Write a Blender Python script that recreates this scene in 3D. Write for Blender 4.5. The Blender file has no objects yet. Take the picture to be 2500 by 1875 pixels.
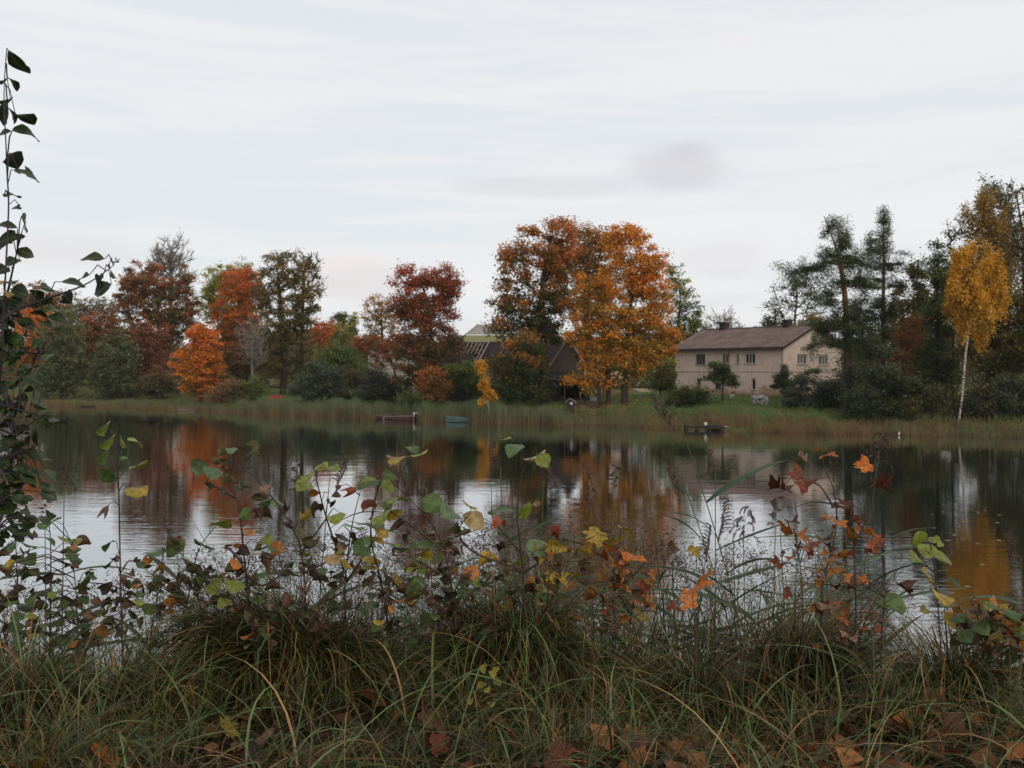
import bpy, math, random
import numpy as np
from mathutils import Vector, Matrix, Euler

random.seed(7)
SC = bpy.context.scene
COL = SC.collection
PI = math.pi

# ------------------------------------------------------------------ camera
F, CX, HY, CZ = 2680.0, 1250.0, 905.0, 5.2      # focal length and horizon in pixels of the 2500 x 1875 photo; eye 5.2 m over the lake
cam_data = bpy.data.cameras.new('camera')
cam_data.sensor_width = 36.0
cam_data.lens = 36.0 * F / 2500.0
cam_data.shift_y = -(937.5 - HY) / 2500.0
cam_data.clip_start = 0.1
cam_data.clip_end = 3000.0
cam_data.dof.use_dof = True
cam_data.dof.focus_distance = 4.9
cam_data.dof.aperture_fstop = 7.5
cam = bpy.data.objects.new('camera', cam_data)
COL.objects.link(cam)
cam.location = (0, 0, CZ)
cam.rotation_euler = (PI / 2, 0, 0)
SC.camera = cam


def W(px, py, d):
    """the point at distance d that the photo shows at (px, py)"""
    return np.array(((px - CX) / F * d, d, CZ + (HY - py) / F * d))


# ------------------------------------------------------------------ sky and sun
SUN_AZ, SUN_EL = math.radians(145), math.radians(27)     # behind the camera, a little to its right
world = bpy.data.worlds.new('World')
SC.world = world
world.use_nodes = True


class NT:
    """small helper to write node trees"""
    def __init__(s, tree):
        s.t = tree
        s.n = tree.nodes
        s.l = tree.links

    def add(s, typ, **kw):
        n = s.n.new(typ)
        for k, v in kw.items():
            setattr(n, k, v)
        return n

    def put(s, sock, v):
        if isinstance(v, bpy.types.NodeSocket):
            s.l.new(v, sock)
        elif isinstance(v, bpy.types.Node):
            s.l.new(v.outputs[0], sock)
        else:
            if hasattr(sock.default_value, '__len__') and not hasattr(v, '__len__'):
                v = (v,) * len(sock.default_value)
            if hasattr(v, '__len__') and len(v) == 3 and len(sock.default_value) == 4:
                v = tuple(v) + (1.0,)
            sock.default_value = v

    def math(s, op, a, b=0.0, c=0.0, clamp=False):
        n = s.add('ShaderNodeMath', operation=op, use_clamp=clamp)
        for i, v in enumerate((a, b, c)):
            s.put(n.inputs[i], v)
        return n.outputs[0]

    def mix(s, fac, a, b, blend='MIX'):
        n = s.add('ShaderNodeMix', data_type='RGBA', blend_type=blend)
        s.put(n.inputs[0], fac)
        s.put(n.inputs[6], a)
        s.put(n.inputs[7], b)
        return n.outputs[2]

    def noise(s, vec, scale, detail=3, rough=0.55, dist=0.0):
        n = s.add('ShaderNodeTexNoise')
        if vec is not None:
            s.put(n.inputs['Vector'], vec)
        n.inputs['Scale'].default_value = scale
        n.inputs['Detail'].default_value = detail
        n.inputs['Roughness'].default_value = rough
        n.inputs['Distortion'].default_value = dist
        return n.outputs['Fac']

    def ramp(s, fac, lo, hi):
        n = s.add('ShaderNodeMapRange', interpolation_type='SMOOTHSTEP')
        s.put(n.inputs[0], fac)
        n.inputs[1].default_value = lo
        n.inputs[2].default_value = hi
        return n.outputs[0]

    def mapping(s, vec, scale=(1, 1, 1), loc=(0, 0, 0), rot=(0, 0, 0)):
        n = s.add('ShaderNodeMapping')
        s.put(n.inputs[0], vec)
        n.inputs['Scale'].default_value = scale
        n.inputs['Location'].default_value = loc
        n.inputs['Rotation'].default_value = rot
        return n.outputs[0]


w = NT(world.node_tree)
w.n.clear()
sky = w.add('ShaderNodeTexSky', sky_type='NISHITA', sun_disc=False, sun_elevation=SUN_EL, sun_rotation=SUN_AZ)
tc = w.add('ShaderNodeTexCoord')
sx = w.add('ShaderNodeSeparateXYZ')
w.put(sx.inputs[0], tc.outputs['Generated'])
dx, dy, dz = sx.outputs
rad = w.math('SQRT', w.math('ADD', w.math('MULTIPLY', dx, dx), w.math('MULTIPLY', dy, dy)))
az = w.math('ARCTAN2', dx, dy)
elv = w.math('ARCTAN2', dz, rad)
cxy = w.add('ShaderNodeCombineXYZ')
w.put(cxy.inputs[0], w.math('MULTIPLY', dx, 1.0)); w.put(cxy.inputs[1], dy); w.put(cxy.inputs[2], w.math('MULTIPLY', elv, 5.0))
band = w.noise(w.mapping(cxy, (1.1, 1.1, 2.2), rot=(0, 0.12, 0)), 2.2, 5, 0.55, 0.4)
fine = w.noise(w.mapping(cxy, (2.0, 2.0, 5.0), loc=(3, 1, 5), rot=(0, 0.1, 0)), 3.5, 5, 0.6, 0.3)
K = 10.0                                               # the background runs at strength 0.1
cl_a = tuple(K * v for v in (0.862, 0.864, 0.872))     # thin bright overcast
cl_b = tuple(K * v for v in (0.78, 0.808, 0.834))     # blue-grey gaps between the bands
cl_c = tuple(K * v for v in (0.865, 0.845, 0.85))      # faint pink streaks
cloud = w.mix(w.ramp(band, 0.38, 0.62), cl_b, cl_a)
cloud = w.mix(w.math('MULTIPLY', w.ramp(fine, 0.5, 0.72), 0.6), cloud, cl_c)


def puff(u, v, su, sv, amt, colour, base, seed, thr=(0.15, 0.55), scale=9.0):
    """a cloud of its own at azimuth u, elevation v (radians)"""
    a = w.math('DIVIDE', w.math('SUBTRACT', az, u), su)
    b = w.math('DIVIDE', w.math('SUBTRACT', elv, v), sv)
    r2 = w.math('ADD', w.math('MULTIPLY', a, a), w.math('MULTIPLY', b, b))
    g = w.math('POWER', 2.718, w.math('MULTIPLY', r2, -1.0))
    n = w.noise(w.mapping(cxy, (1, 1, 0.45), loc=(seed, seed * 2, 0)), scale, 5, 0.6)
    m = w.ramp(w.math('ADD', g, w.math('MULTIPLY', w.math('SUBTRACT', n, 0.5), 1.1)), *thr)
    return w.mix(w.math('MULTIPLY', m, w.math('MULTIPLY', amt, w.ramp(g, 0.02, 0.4))), base, colour)


cloud = puff(0.150, 0.182, 0.060, 0.024, 0.7, tuple(K * v for v in (0.67, 0.655, 0.69)), cloud, 4.0, (0.3, 0.9))
cloud = puff(0.165, 0.195, 0.038, 0.013, 0.45, tuple(K * v for v in (0.64, 0.62, 0.66)), cloud, 6.0, (0.3, 0.9))
cloud = puff(0.03, 0.165, 0.10, 0.012, 0.55, tuple(K * v for v in (0.72, 0.71, 0.735)), cloud, 8.0, (0.3, 0.9))
cloud = puff(-0.145, 0.088, 0.05, 0.022, 0.8, tuple(K * v for v in (0.86, 0.79, 0.77)), cloud, 2.0, (0.2, 0.9))
cloud = puff(-0.13, 0.08, 0.075, 0.02, 0.6, tuple(K * v for v in (0.74, 0.72, 0.74)), cloud, 3.0, (0.3, 0.9))
cloud = puff(-0.40, 0.10, 0.10, 0.02, 0.6, tuple(K * v for v in (0.76, 0.73, 0.745)), cloud, 5.0, (0.3, 0.9))
cloud = puff(0.19, 0.10, 0.05, 0.02, 0.5, tuple(K * v for v in (0.78, 0.74, 0.765)), cloud, 9.0, (0.3, 0.9))
skycol = w.mix(0.94, sky.outputs[0], cloud)
bg = w.add('ShaderNodeBackground')
w.put(bg.inputs[0], skycol)
bg.inputs[1].default_value = 0.1
wo = w.add('ShaderNodeOutputWorld')
w.l.new(bg.outputs[0], wo.inputs[0])

sun_data = bpy.data.lights.new('sun', 'SUN')
sun_data.energy = 1.7
sun_data.angle = math.radians(40)
sun_data.color = (1.0, 0.90, 0.78)
sun = bpy.data.objects.new('sun', sun_data)
COL.objects.link(sun)
sdir = Vector((math.sin(SUN_AZ) * math.cos(SUN_EL), math.cos(SUN_AZ) * math.cos(SUN_EL), math.sin(SUN_EL)))
sun.rotation_euler = sdir.to_track_quat('Z', 'Y').to_euler()

SC.view_settings.view_transform = 'Standard'
SC.view_settings.look = 'None'
SC.view_settings.exposure = 0.05
SC.view_settings.gamma = 1.0
SC.view_settings.use_curve_mapping = False
SC.cycles.max_bounces = 8
SC.cycles.diffuse_bounces = 3
SC.cycles.glossy_bounces = 3
SC.cycles.transmission_bounces = 4
SC.cycles.use_denoising = True
SC.cycles.sample_clamp_indirect = 4.0
try:
    SC.cycles.denoiser = 'OPENIMAGEDENOISE'
    SC.cycles.denoising_input_passes = 'RGB_ALBEDO_NORMAL'
except Exception:
    pass


# ------------------------------------------------------------------ helpers
def tag(o, label=None, cat=None, group=None, kind=None):
    if label: o['label'] = label
    if cat: o['category'] = cat
    if group: o['group'] = group
    if kind: o['kind'] = kind
    return o


def empty(name, loc, rz=0.0):
    o = bpy.data.objects.new(name, None)
    o.empty_display_size = 0.2
    COL.objects.link(o)
    o.location = loc
    o.rotation_euler = (0, 0, rz)
    return o


def link(name, me, parent=None):
    o = bpy.data.objects.new(name, me)
    COL.objects.link(o)
    if parent is not None:
        o.parent = parent
    return o


def np_mesh(name, verts, faces, col=None, mats=(), smooth=False, mat_idx=None):
    """mesh from arrays; faces (n, 3 or 4); col (n verts, 3) becomes the attribute Col"""
    me = bpy.data.meshes.new(name)
    verts = np.asarray(verts, np.float32).reshape(-1, 3)
    faces = np.asarray(faces, np.int32)
    n, k = faces.shape
    me.vertices.add(len(verts))
    me.vertices.foreach_set('co', verts.ravel())
    me.loops.add(n * k)
    me.loops.foreach_set('vertex_index', faces.ravel())
    me.polygons.add(n)
    me.polygons.foreach_set('loop_start', np.arange(0, n * k, k, dtype=np.int32))
    me.polygons.foreach_set('loop_total', np.full(n, k, np.int32))
    if mat_idx is not None:
        me.polygons.foreach_set('material_index', np.asarray(mat_idx, np.int32))
    if smooth:
        me.polygons.foreach_set('use_smooth', np.ones(n, bool))
    if col is not None:
        a = me.attributes.new('Col', 'FLOAT_COLOR', 'POINT')
        c = np.ones((len(verts), 4), np.float32)
        c[:, :3] = np.clip(col, 0, 1)
        a.data.foreach_set('color', c.ravel())
    for m in mats:
        me.materials.append(m)
    me.update(calc_edges=True)
    return me


class MB:
    """collects boxes, bars and tubes into one mesh"""
    def __init__(s):
        s.v, s.f, s.m = [], [], []

    def poly(s, pts, mi=0):
        b = len(s.v)
        s.v += [tuple(p) for p in pts]
        s.f.append(tuple(range(b, b + len(pts))))
        s.m.append(mi)

    def box(s, a, b, mi=0, M=None):
        x0, y0, z0 = a; x1, y1, z1 = b
        P = [(x0, y0, z0), (x1, y0, z0), (x1, y1, z0), (x0, y1, z0), (x0, y0, z1), (x1, y0, z1), (x1, y1, z1), (x0, y1, z1)]
        if M is not None: P = [tuple(M @ Vector(p)) for p in P]
        k = len(s.v)
        s.v += P
        for f in ((0, 3, 2, 1), (4, 5, 6, 7), (0, 1, 5, 4), (1, 2, 6, 5), (2, 3, 7, 6), (3, 0, 4, 7)):
            s.f.append(tuple(k + i for i in f)); s.m.append(mi)

    def bar(s, p, q, wd, ht, mi=0, up=(0, 0, 1)):
        p, q = Vector(p), Vector(q)
        d = (q - p).normalized()
        u = Vector(up)
        sd = d.cross(u)
        if sd.length < 1e-4: sd = d.cross(Vector((1, 0, 0)))
        sd.normalize(); u = sd.cross(d).normalized()
        k = len(s.v)
        for e in (p, q):
            for a, b in ((-1, -1), (1, -1), (1, 1), (-1, 1)):
                s.v.append(tuple(e + sd * (a * wd / 2) + u * (b * ht / 2)))
        for f in ((0, 3, 2, 1), (4, 5, 6, 7), (0, 1, 5, 4), (1, 2, 6, 5), (2, 3, 7, 6), (3, 0, 4, 7)):
            s.f.append(tuple(k + i for i in f)); s.m.append(mi)

    def tube(s, pts, radii, n=6, mi=0, cap=True):
        pts = [Vector(p) for p in pts]
        k = len(s.v)
        for i, p in enumerate(pts):
            d = (pts[min(i + 1, len(pts) - 1)] - pts[max(i - 1, 0)]).normalized()
            r = Vector((0.31, 0.2, 0.93)) if abs(d.z) < 0.8 else Vector((0.9, 0.3, 0.1))
            a = d.cross(r).normalized(); b = d.cross(a)
            rr = radii[i] if hasattr(radii, '__len__') else radii
            for j in range(n):
                t = 2 * PI * j / n
                s.v.append(tuple(p + a * (math.cos(t) * rr) + b * (math.sin(t) * rr)))
        for i in range(len(pts) - 1):
            for j in range(n):
                s.f.append((k + i * n + j, k + i * n + (j + 1) % n, k + (i + 1) * n + (j + 1) % n, k + (i + 1) * n + j)); s.m.append(mi)
        if cap:
            s.f.append(tuple(k + j for j in reversed(range(n)))); s.m.append(mi)
            e = k + (len(pts) - 1) * n
            s.f.append(tuple(e + j for j in range(n))); s.m.append(mi)

    def mesh(s, name, mats, smooth=False):
        me = bpy.data.meshes.new(name)
        me.from_pydata(s.v, [], s.f)
        for m in (mats if isinstance(mats, (list, tuple)) else [mats]):
            me.materials.append(m)
        me.polygons.foreach_set('material_index', s.m)
        if smooth: me.polygons.foreach_set('use_smooth', [True] * len(s.f))
        me.update()
        return me

    def build(s, name, mats, parent=None, smooth=False):
        return link(name, s.mesh(name, mats, smooth), parent)


def material(name):
    m = bpy.data.materials.new(name)
    m.use_nodes = True
    t = NT(m.node_tree)
    t.n.clear()
    out = t.add('ShaderNodeOutputMaterial')
    return m, t, out


def pbsdf(t, out, colour, rough=0.8, spec=0.3, bump=None, bstr=0.3, bdist=0.02, metal=0.0):
    b = t.add('ShaderNodeBsdfPrincipled')
    t.put(b.inputs['Base Color'], colour)
    t.put(b.inputs['Roughness'], rough)
    b.inputs['Specular IOR Level'].default_value = spec
    b.inputs['Metallic'].default_value = metal
    if bump is not None:
        bn = t.add('ShaderNodeBump')
        bn.inputs['Strength'].default_value = bstr
        bn.inputs['Distance'].default_value = bdist
        t.put(bn.inputs['Height'], bump)
        t.put(b.inputs['Normal'], bn.outputs[0])
    if out is not None:
        t.l.new(b.outputs[0], out.inputs[0])
    return b


def plain(name, c, rough=0.8, var=0.25, scale=3.0, spec=0.3, stretch=(1, 1, 1), bstr=0.2, c2=None):
    """a colour broken up by noise"""
    m, t, out = material(name)
    co = t.add('ShaderNodeTexCoord').outputs['Object']
    v = t.mapping(co, stretch)
    n = t.noise(v, scale, 5, 0.6)
    n2 = t.noise(v, scale * 5, 4, 0.6)
    d = c2 if c2 is not None else tuple(x * (1 - var) for x in c)
    e = tuple(min(1, x * (1 + var)) for x in c)
    colr = t.mix(t.ramp(n, 0.35, 0.65), d, c)
    colr = t.mix(t.math('MULTIPLY', t.ramp(n2, 0.45, 0.8), 0.6), colr, e)
    pbsdf(t, out, colr, rough, spec, n2, bstr, 0.02)
    return m


def leafmat(name, src='Col', trans=0.3, rough=0.55, spec=0.25, spots=0.0, nscale=4.5, vein=True):
    """leaves and blades: colour per vertex (Col) or per object, a share of light passing through"""
    m, t, out = material(name)
    if src == 'object':
        oi = t.add('ShaderNodeObjectInfo')
        c = oi.outputs['Color']
        co = t.add('ShaderNodeTexCoord').outputs['Object']
        off = t.add('ShaderNodeVectorMath', operation='ADD')
        t.put(off.inputs[0], co)
        cb = t.add('ShaderNodeCombineXYZ')
        r = t.math('MULTIPLY', oi.outputs['Random'], 37.0)
        t.put(cb.inputs[0], r); t.put(cb.inputs[1], r)
        t.put(off.inputs[1], cb)
        n = t.noise(off, nscale, 4, 0.6)
        n2 = t.noise(off, nscale * 3.2, 3, 0.6)
        c = t.mix(t.math('MULTIPLY', t.ramp(n, 0.38, 0.6), 0.8), c, t.mix(1.0, c, (0.5, 0.56, 0.42), 'MULTIPLY'))
        if spots:
            c = t.mix(t.math('MULTIPLY', t.ramp(n2, 0.55, 0.60), spots), c, (0.022, 0.012, 0.008))
        c = t.mix(t.math('MULTIPLY', t.ramp(n, 0.57, 0.72), 0.55), c, (0.15, 0.07, 0.025))
        sy = t.add('ShaderNodeSeparateXYZ')
        t.put(sy.inputs[0], co)
        rib = t.math('ABSOLUTE', sy.outputs[1])
        if vein:
            vn = t.math('SINE', t.math('MULTIPLY', t.math('SUBTRACT', sy.outputs[0], t.math('MULTIPLY', rib, 0.75)), 52.0))
            c = t.mix(t.math('MULTIPLY', t.ramp(vn, 0.45, 0.95), 0.3), c, t.mix(1.0, c, (0.45, 0.45, 0.4), 'MULTIPLY'))
        if vein: c = t.mix(t.math('MULTIPLY', t.math('SUBTRACT', 1.0, t.ramp(rib, 0.008, 0.026)), 0.35), c, (0.25, 0.2, 0.1))
    else:
        c = t.add('ShaderNodeAttribute', attribute_name=src).outputs['Color']
    b = pbsdf(t, None, c, rough, spec)
    tr = t.add('ShaderNodeBsdfTranslucent')
    t.put(tr.inputs[0], c)
    mx = t.add('ShaderNodeMixShader')
    mx.inputs[0].default_value = trans
    t.l.new(b.outputs[0], mx.inputs[1])
    t.l.new(tr.outputs[0], mx.inputs[2])
    t.l.new(mx.outputs[0], out.inputs[0])
    return m


M_LEAF = leafmat('foliage', 'Col', 0.35)
M_BLADE = leafmat('grass_blades', 'Col', 0.25, 0.5, 0.3)
M_BROAD = leafmat('broad_leaf', 'object', 0.28, 0.5, 0.35)
M_REED = leafmat('reed_leaf', 'object', 0.25, 0.45, 0.35, vein=False, nscale=2.5)
M_SPOT = leafmat('spotted_leaf', 'object', 0.25, 0.55, 0.3, spots=0.9)


def barkmat(name):
    m, t, out = material(name)
    co = t.add('ShaderNodeTexCoord').outputs['Object']
    c = t.add('ShaderNodeAttribute', attribute_name='Col').outputs['Color']
    n = t.noise(t.mapping(co, (1, 1, 0.25)), 9, 5, 0.65)
    c = t.mix(t.ramp(n, 0.35, 0.7), t.mix(1.0, c, (0.55, 0.55, 0.55), 'MULTIPLY'), c)
    pbsdf(t, out, c, 0.95, 0.1, n, 0.5, 0.05)
    return m


def birchmat(name):
    m, t, out = material(name)
    co = t.add('ShaderNodeTexCoord').outputs['Object']
    n = t.noise(t.mapping(co, (1.2, 1.2, 5.0)), 3.0, 4, 0.6)
    n2 = t.noise(co, 1.3, 3, 0.6)
    c = t.mix(t.ramp(n, 0.49, 0.57), (0.43, 0.39, 0.35), (0.045, 0.038, 0.034))
    c = t.mix(t.math('MULTIPLY', t.ramp(n2, 0.5, 0.75), 0.5), c, (0.3, 0.26, 0.22))
    pbsdf(t, out, c, 0.8, 0.2)
    return m


M_BARK = barkmat('bark')
M_BIRCH = birchmat('birch_bark')

# ------------------------------------------------------------------ lie of the land
_spx = np.array([-900, -300, 0, 130, 300, 440, 560, 700, 900, 1100, 1300, 1500, 1640, 1850, 2100, 2300, 2500, 2900, 3600])
_spy = np.array([984, 987, 990, 992, 995, 1002.5, 1007.5, 1014, 1022, 1030, 1035.5, 1041, 1045.5, 1054.5, 1060.5, 1063, 1068, 1078, 1092])
_sd = F * CZ / (_spy - HY)
_sxx = (_spx - CX) / F * _sd


def shore(x):
    return np.interp(x, _sxx, _sd) + 0.5 * np.sin(np.asarray(x) * 0.9) + 0.35 * np.sin(np.asarray(x) * 2.3 + 1)


def shore_px(px):
    """distance of the far waterline at photo column px"""
    d = float(np.interp(px, _spx, _sd))
    for _ in range(3):
        d = float(shore((px - CX) / F * d))
    return d


def ground_z(x, y):
    x = np.asarray(x, float); y = np.asarray(y, float)
    t = y - shore(x)
    L = np.interp(x, [-60, -25, 0], [14, 9, 5])
    far = np.where(t > 0, 2.0 * (1 - np.exp(-np.maximum(t, 0) / L)) + 0.012 * np.maximum(t, 0), np.maximum(-1.2, 0.25 * t))
    far = far + np.where(t > 1.5, 0.10 * np.sin(x * 0.31 + 1.0) * np.sin(y * 0.27) + 0.05 * np.sin(x * 1.1 + y * 0.7), 0)
    yy = y + 0.35 * np.sin(x * 1.1 + 0.6) + 0.2 * np.sin(x * 2.7)
    near = np.interp(yy, [-5, 3, 4.6, 5.3, 7, 9, 12, 16], [4.1, 3.82, 3.74, 3.58, 2.7, 1.5, 0.0, -1.2])
    near = near + np.where(y < 11, 0.05 * np.sin(x * 3.1 + y * 2.0) + 0.03 * np.sin(x * 7.3 - y * 5.1), 0)
    return np.where(y < 40, near, far)
# ------------------------------------------------------------------ ground, lake
def build_ground():
    xs = np.concatenate([np.linspace(-420, -90, 34)[:-1], np.linspace(-90, -8, 80)[:-1], np.linspace(-8, 8, 90)[:-1], np.linspace(8, 50, 70)[:-1], np.linspace(50, 420, 38)])
    ys = np.concatenate([np.linspace(-14, 2, 12)[:-1], np.linspace(2, 17, 110)[:-1], np.linspace(17, 75, 20)[:-1], np.linspace(75, 200, 110)[:-1], np.linspace(200, 900, 30)])
    X, Y = np.meshgrid(xs, ys)
    Z = ground_z(X, Y)
    nx, ny = len(xs), len(ys)
    V = np.stack([X, Y, Z], -1).reshape(-1, 3)
    i = np.arange(nx * ny).reshape(ny, nx)
    Fc = np.stack([i[:-1, :-1], i[:-1, 1:], i[1:, 1:], i[1:, :-1]], -1).reshape(-1, 4)
    m, t, out = material('soil_and_turf')
    geo = t.add('ShaderNodeNewGeometry')
    pos = geo.outputs['Position']
    s = t.add('ShaderNodeSeparateXYZ'); t.put(s.inputs[0], pos)
    n1 = t.noise(pos, 0.35, 5, 0.6); n2 = t.noise(pos, 2.3, 5, 0.65); n3 = t.noise(pos, 18, 4, 0.65)
    turf = t.mix(t.ramp(n1, 0.35, 0.65), (0.075, 0.115, 0.032), (0.11, 0.105, 0.04))
    turf = t.mix(t.math('MULTIPLY', t.ramp(n2, 0.5, 0.75), 0.5), turf, (0.12, 0.085, 0.04))
    soil = t.mix(t.ramp(n2, 0.35, 0.7), (0.016, 0.011, 0.008), (0.036, 0.023, 0.015))
    soil = t.mix(t.math('MULTIPLY', t.ramp(n3, 0.5, 0.7), 0.6), soil, (0.085, 0.045, 0.024))
    c = t.mix(t.ramp(s.outputs[1], 30, 60), soil, turf)
    pbsdf(t, out, c, 0.95, 0.1, n3, 0.5, 0.03)
    o = link('ground', np_mesh('ground', V, Fc, mats=[m], smooth=True))
    tag(o, kind='structure')


build_ground()


def build_lake():
    m, t, out = material('lake_water')
    geo = t.add('ShaderNodeNewGeometry')
    pos = geo.outputs['Position']
    s = t.add('ShaderNodeSeparateXYZ'); t.put(s.inputs[0], pos)
    # ripples: fine wind wavelets in patches, over a slow swell; crests run across the view
    a = t.noise(t.mapping(pos, (0.55, 1.9, 1)), 1.6, 3, 0.5, 0.2)
    b = t.noise(t.mapping(pos, (0.22, 0.75, 1), loc=(5, 2, 0), rot=(0, 0, 0.08)), 1.0, 3, 0.5)
    patch = t.ramp(t.noise(t.mapping(pos, (0.02, 0.05, 1), loc=(2, 7, 0)), 1.0, 3, 0.5), 0.36, 0.62)
    h = t.math('ADD', t.math('MULTIPLY', a, t.math('ADD', t.math('MULTIPLY', patch, 0.8), 0.25)), t.math('MULTIPLY', b, 1.1))
    bump = t.add('ShaderNodeBump')
    bump.inputs['Strength'].default_value = 1.0
    bump.inputs['Distance'].default_value = 0.0065
    t.put(bump.inputs['Height'], h)
    gl = t.add('ShaderNodeBsdfGlossy')
    gl.inputs['Color'].default_value = (0.97, 0.985, 1.0, 1)
    gl.inputs['Roughness'].default_value = 0.025
    t.l.new(bump.outputs[0], gl.inputs['Normal'])
    df = t.add('ShaderNodeBsdfDiffuse')
    df.inputs['Color'].default_value = (0.012, 0.014, 0.010, 1)
    fr = t.add('ShaderNodeFresnel')
    fr.inputs['IOR'].default_value = 1.9
    t.l.new(bump.outputs[0], fr.inputs['Normal'])
    mx = t.add('ShaderNodeMixShader')
    t.put(mx.inputs[0], t.math('MINIMUM', t.math('ADD', t.math('MULTIPLY', fr.outputs[0], 0.96), 0.21), 0.88))
    t.l.new(df.outputs[0], mx.inputs[1]); t.l.new(gl.outputs[0], mx.inputs[2])
    t.l.new(mx.outputs[0], out.inputs[0])
    me = np_mesh('lake', [(-420, -10, 0), (420, -10, 0), (420, 230, 0), (-420, 230, 0)], [(0, 1, 2, 3)], mats=[m])
    tag(link('lake', me), kind='structure')


build_lake()


# ------------------------------------------------------------------ trees and bushes
def leaf_cloud(P, rng, size, aspect=0.75, up=0.6, droop=0.0):
    """a small folded rhombus of four corners at each point"""
    n = len(P)
    nrm = rng.normal(size=(n, 3)); nrm[:, 2] = np.abs(nrm[:, 2]) + up; nrm[:, 1] -= 0.25
    nrm /= np.linalg.norm(nrm, axis=1, keepdims=True)
    t = rng.normal(size=(n, 3)); t[:, 2] -= droop * 2
    t -= nrm * np.sum(t * nrm, 1, keepdims=True)
    t /= np.linalg.norm(t, axis=1, keepdims=True) + 1e-9
    b = np.cross(nrm, t)
    L = (size * rng.uniform(0.6, 1.35, n))[:, None]
    Wd = L * aspect
    fold = nrm * (L * rng.uniform(-0.1, 0.3, (n, 1)))
    V = np.stack([P - t * L * 0.5, P + b * Wd * 0.5 + fold, P + t * L * 0.5, P - b * Wd * 0.5 + fold], 1)
    Fc = np.arange(n * 4).reshape(n, 4)
    return V.reshape(-1, 3), Fc


def ramp3(cols, t):
    c = np.asarray(cols, float)
    if len(c) == 1: c = np.repeat(c, 2, 0)
    t = np.clip(t, 0, 1) * (len(c) - 1)
    i = np.minimum(t.astype(int), len(c) - 2)
    f = (t - i)[:, None]
    return c[i] * (1 - f) + c[i + 1] * f


def limb_mesh(name, nodes, parent, rad, cols, mat, sides=4):
    idx = np.arange(len(nodes))
    sel = idx[parent >= 0]
    A, B = nodes[parent[sel]], nodes[sel]
    ra, rb = np.maximum(rad[parent[sel]], 0.008), rad[sel]
    ra = np.minimum(ra, rb * 1.35 + 0.02)
    d = B - A
    ln = np.linalg.norm(d, axis=1, keepdims=True) + 1e-9
    u = d / ln
    B = B + u * rb[:, None] * 0.4
    ref = np.where(np.abs(u[:, 2:3]) > 0.8, np.array([[1.0, 0.2, 0]]), np.array([[0.1, 0.2, 1.0]]))
    a = np.cross(u, ref); a /= np.linalg.norm(a, axis=1, keepdims=True) + 1e-9
    b = np.cross(u, a)
    th = np.arange(sides) * 2 * PI / sides
    ring = a[:, None, :] * np.cos(th)[None, :, None] + b[:, None, :] * np.sin(th)[None, :, None]
    V = np.stack([A[:, None, :] + ring * ra[:, None, None], B[:, None, :] + ring * rb[:, None, None]], 1)
    n = len(sel)
    base = (np.arange(n) * 2 * sides)[:, None]
    j = np.arange(sides)[None, :]
    Fc = np.stack([base + j, base + (j + 1) % sides, base + sides + (j + 1) % sides, base + sides + j], -1).reshape(-1, 4)
    z = V[..., 2].ravel()
    z0, z1 = nodes[:, 2].min(), nodes[:, 2].max()
    col = ramp3(cols, (z - z0) / max(z1 - z0, 0.1))
    return np_mesh(name, V.reshape(-1, 3), Fc, col, [mat], smooth=True)


def skeleton(trunk, att, rng, up=0.4, step=0.7, minz=-1e9):
    cap = len(trunk) + sum(14 for _ in att) + 10
    N = np.zeros((cap, 3)); Pn = np.full(cap, -1, int)
    n = len(trunk)
    N[:n] = trunk; Pn[1:n] = np.arange(n - 1)
    ok = np.zeros(cap, bool); ok[:n] = trunk[:, 2] >= minz
    if not ok[:n].any(): ok[n - 1] = True
    dmin = np.min(np.linalg.norm(att[:, None, :] - trunk[None], axis=2), axis=1)
    tips = []
    for k in np.argsort(dmin):
        a = att[k]
        dv = a - N[:n]
        hz = np.hypot(dv[:, 0], dv[:, 1])
        ds = np.linalg.norm(dv, axis=1)
        cost = ds + 1.0 * np.maximum(0, up * hz - dv[:, 2]) + np.where(ok[:n], 0, 1e6)
        j = int(np.argmin(cost))
        m = int(min(12, max(2, ds[j] / step)))
        prev = j
        for i in range(1, m + 1):
            s = i / m
            p = N[j] + dv[j] * s
            p = p + np.array([0, 0, -0.10 * ds[j] * math.sin(PI * s)]) + rng.normal(size=3) * 0.035 * ds[j] * (1 if i < m else 0)
            N[n] = p; Pn[n] = prev; ok[n] = True; prev = n; n += 1
        tips.append(prev)
    return N[:n], Pn[:n], np.array(tips)


BROWN = [(0.055, 0.042, 0.034), (0.075, 0.058, 0.046)]
GREYB = [(0.17, 0.15, 0.13), (0.27, 0.235, 0.205)]
DARK = [(0.03, 0.024, 0.02), (0.045, 0.036, 0.03)]
PINEB = [(0.045, 0.034, 0.029), (0.075, 0.045, 0.034), (0.19, 0.085, 0.045), (0.21, 0.10, 0.055)]

TREES = []
GROW, FULL = 1.05, 1.08          # crowns as measured end at their outermost leaves; share more leaves than that outline needs


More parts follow.
